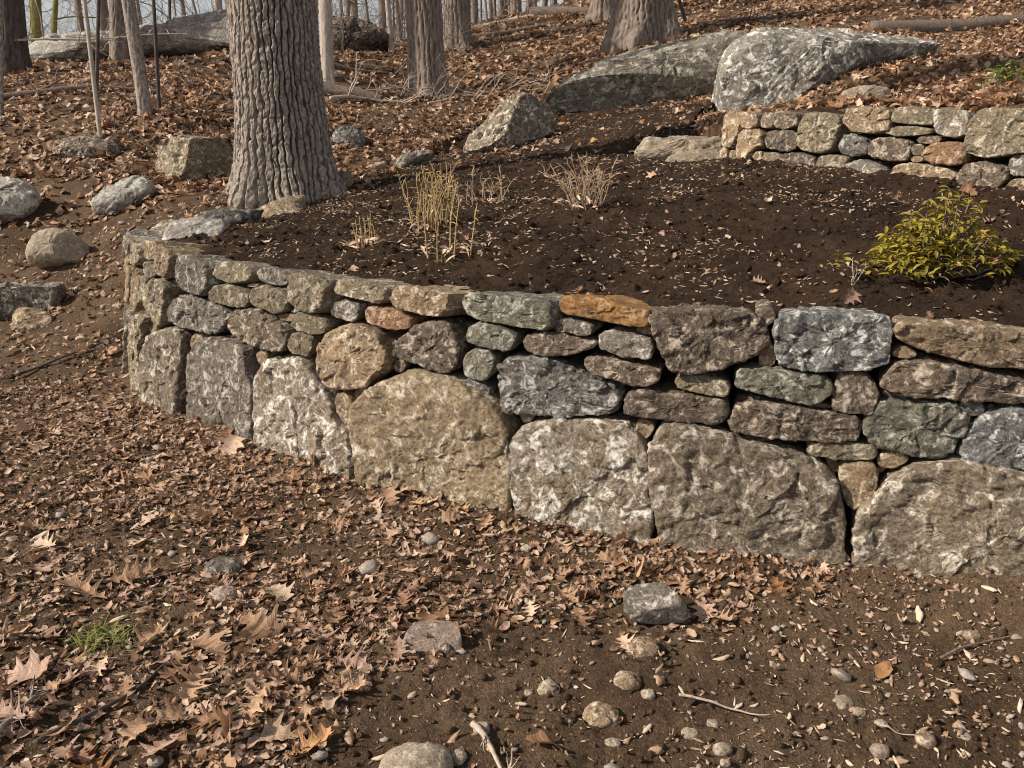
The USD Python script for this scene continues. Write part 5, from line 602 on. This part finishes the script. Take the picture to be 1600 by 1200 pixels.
# chips, grit, slivers and small scraps
def chip(seed, long=3.0, flat=.35):
    r = np.random.default_rng(seed); m = trimesh.creation.icosphere(1); v = np.array(m.vertices) * [1, 1 / long, flat / long * 1.3]; v += v * r.uniform(-.45, .45, v.shape); v[:, 2] += .1 * v[:, 0] ** 2 * r.uniform(-1, 1); return v * .5, np.array(m.faces)
chips = [(chip(i, l, .5), m) for i, (l, m) in enumerate([(3, CHIP[0]), (5, CHIP[0]), (2, CHIP[1]), (4, CHIP[1]), (1.5, CHIP[2]), (1.8, CHIP[1]), (7, CHIP[0])])]
def dirt_density(x, y): return np.where(pip(x, y, BED_IN), 0, np.clip(1.0 - .6 * leaf_density(x, y), 0, 1) * (.35 + .65 * ss(-.15, .2, fbm(np.stack([x, y, 0 * x], -1) * 2.2, 3, 61)))) * (y < 7.6)
sc_d = [(leaf_mesh('c', 1.0, 3000 + i, 1.0 + .4 * i), LEAF[(0, 1, 3)[i % 3]]) for i in range(6)]
x, y = sample(g, 60000, -4.5, 3.2, 1.3, 7.5, dirt_density); scatter('wood_chips', 'pale wood chips and grit scattered over the bare dirt', 'wood chips', chips, x, y, np.abs(g.normal(size=len(x))) ** 1.6 * .011 + .005, g, .35)
def bed_density(x, y): return np.where(pip(x, y, BED_IN), .12 + .88 * ss(-.08, .2, fbm(np.stack([x, y, 0 * x], -1) * 2.6, 4, 67)), 0)
x, y = sample(g, 42000, -2.6, 4.4, 2.6, 11, bed_density); scatter('wood_chips', 'pale wood slivers and leaf scraps flecking the dark mulch of the bed', 'wood chips', [chips[i] for i in (0, 1, 3, 6, 6, 1, 2, 3)] + sc_d[:3], x, y, np.abs(g.normal(size=len(x))) * .012 + .009, g, .4, lift=.006)
x, y = sample(g, 16000, -4.5, 3.2, 1.3, 5.2, lambda x, y: dirt_density(x, y) * (y < 5)); scatter('leaf_scraps', 'tiny torn scraps of dry leaf flecking the bare dirt', 'leaf scraps', sc_d, x, y, np.abs(g.normal(size=len(x))) * .009 + .008, g, .4)
clods = [(chip(80 + i, l, .7), MULCH) for i, l in enumerate((1.6, 2.5, 4, 6, 3))]
x, y = sample(g, 15000, -2.6, 4.4, 2.6, 9, lambda x, y: np.where(pip(x, y, BED_IN), 1, 0)); scatter('mulch', 'dark shredded mulch clods of the planting bed', 'mulch', clods, x, y, np.abs(g.normal(size=len(x))) * .024 + .011, g, .6, lift=-.002)
dclods = [(chip(90 + i, 1.3, 1.0), DIRT) for i in range(4)]
x, y = sample(g, 12000, -3.5, 3.0, 1.3, 5.5, lambda x, y: np.where(pip(x, y, BED_IN), 0, .8)); scatter('dirt_crumbs', 'small crumbs of brown earth on the bare dirt', 'earth', dclods, x, y, np.abs(g.normal(size=len(x))) * .012 + .006, g, .6, lift=0)

# ---------------------------------------------------------------- woods beyond the ridge
g = np.random.default_rng(31)
spots = [(-11.5, 24, .09), (-9.0, 25, .07), (-7.9, 27, .06), (-6.3, 22.5, .035), (-5.2, 21.5, .035), (-4.4, 24, .06), (-3.9, 27, .11), (-3.1, 25, .07), (-2.3, 28, .10), (-1.9, 26, .05), (-1.2, 29, .12), (-.6, 27, .06), (.1, 30, .12), (.7, 27.5, .06), (1.4, 31, .12), (2.2, 29, .08), (3.1, 27, .1), (4.4, 26, .08)]
BG = ['bare gray tree standing in the woods beyond the ridge', 'bare trees beyond the ridge']
for i, (x, y, r) in enumerate(spots):
    tree('bare_tree', BG[0], (x, y, gz(x, y) - .05), r, 9 + 3 * g.uniform(), BARK_FAR, top=(g.normal() * .4, .2), limbs=9, lo=.12, seed=300 + i, group=BG[1], lev=2, limb_len=2.6, ridge=.0, sides=14, dz=.3, flare=.25)
out = []
for _ in range(260):
    y = g.uniform(28, 55); x = g.uniform(-.78, .35) * y
    if x / y < -.25 and g.uniform() < .72: continue
    z = gz(x, y) - .1; r = g.uniform(.03, .13); h = g.uniform(6, 13)
    out.append(tube([(x, y, z), (x + g.normal() * .2, y, z + h * .5), (x + g.normal() * .5, y, z + h)], [r, r * .7, r * .3], 6, cap=False))
    for _ in range(5):
        hh = g.uniform(.1, .9) * h; a = g.uniform(0, 6.28); branch(g, (x, y, z + hh), (math.cos(a), math.sin(a), g.uniform(-.1, .8)), g.uniform(1, 2.5), r * .3, 1, out, .4, 3)
tag(obj('distant_wood', cat_mesh(out), BARK_FAR), 'dense gray-brown bare wood far beyond the ridge', 'woods', kind='stuff')
out = []
for _ in range(320):
    y = g.uniform(16.5, 28); x = g.uniform(-.72, -.02) * y; z = gz(x, y); a = g.uniform(0, 6.28)
    branch(g, (x, y, z), (math.cos(a) * .6, math.sin(a) * .4, 1), g.uniform(.8, 3.4), .009, 2, out, .45, 3)
tag(obj('understory_brush', cat_mesh(out), TWIG), 'tangled thin leafless brush along the ridge at upper left', 'brush', kind='stuff')
for i, (x, y, n) in enumerate([(-1.5, 14.2, 9), (-.9, 13.9, 6)]):
    out = []
    for _ in range(n):
        a = g.uniform(0, 6.28); branch(g, (x + g.normal() * .25, y + g.normal() * .15, gz(x, y)), (math.cos(a) * .9, math.sin(a) * .4 - .2, .8), g.uniform(.4, .9), .010, 1, out, .5, 3)
    tag(obj('dead_brush', cat_mesh(out), TWIG_PALE), ['pale dead twigs tangled round the foot of the twiggy gray tree', 'bent pale twigs just right of the twiggy gray tree'][i], 'brush')
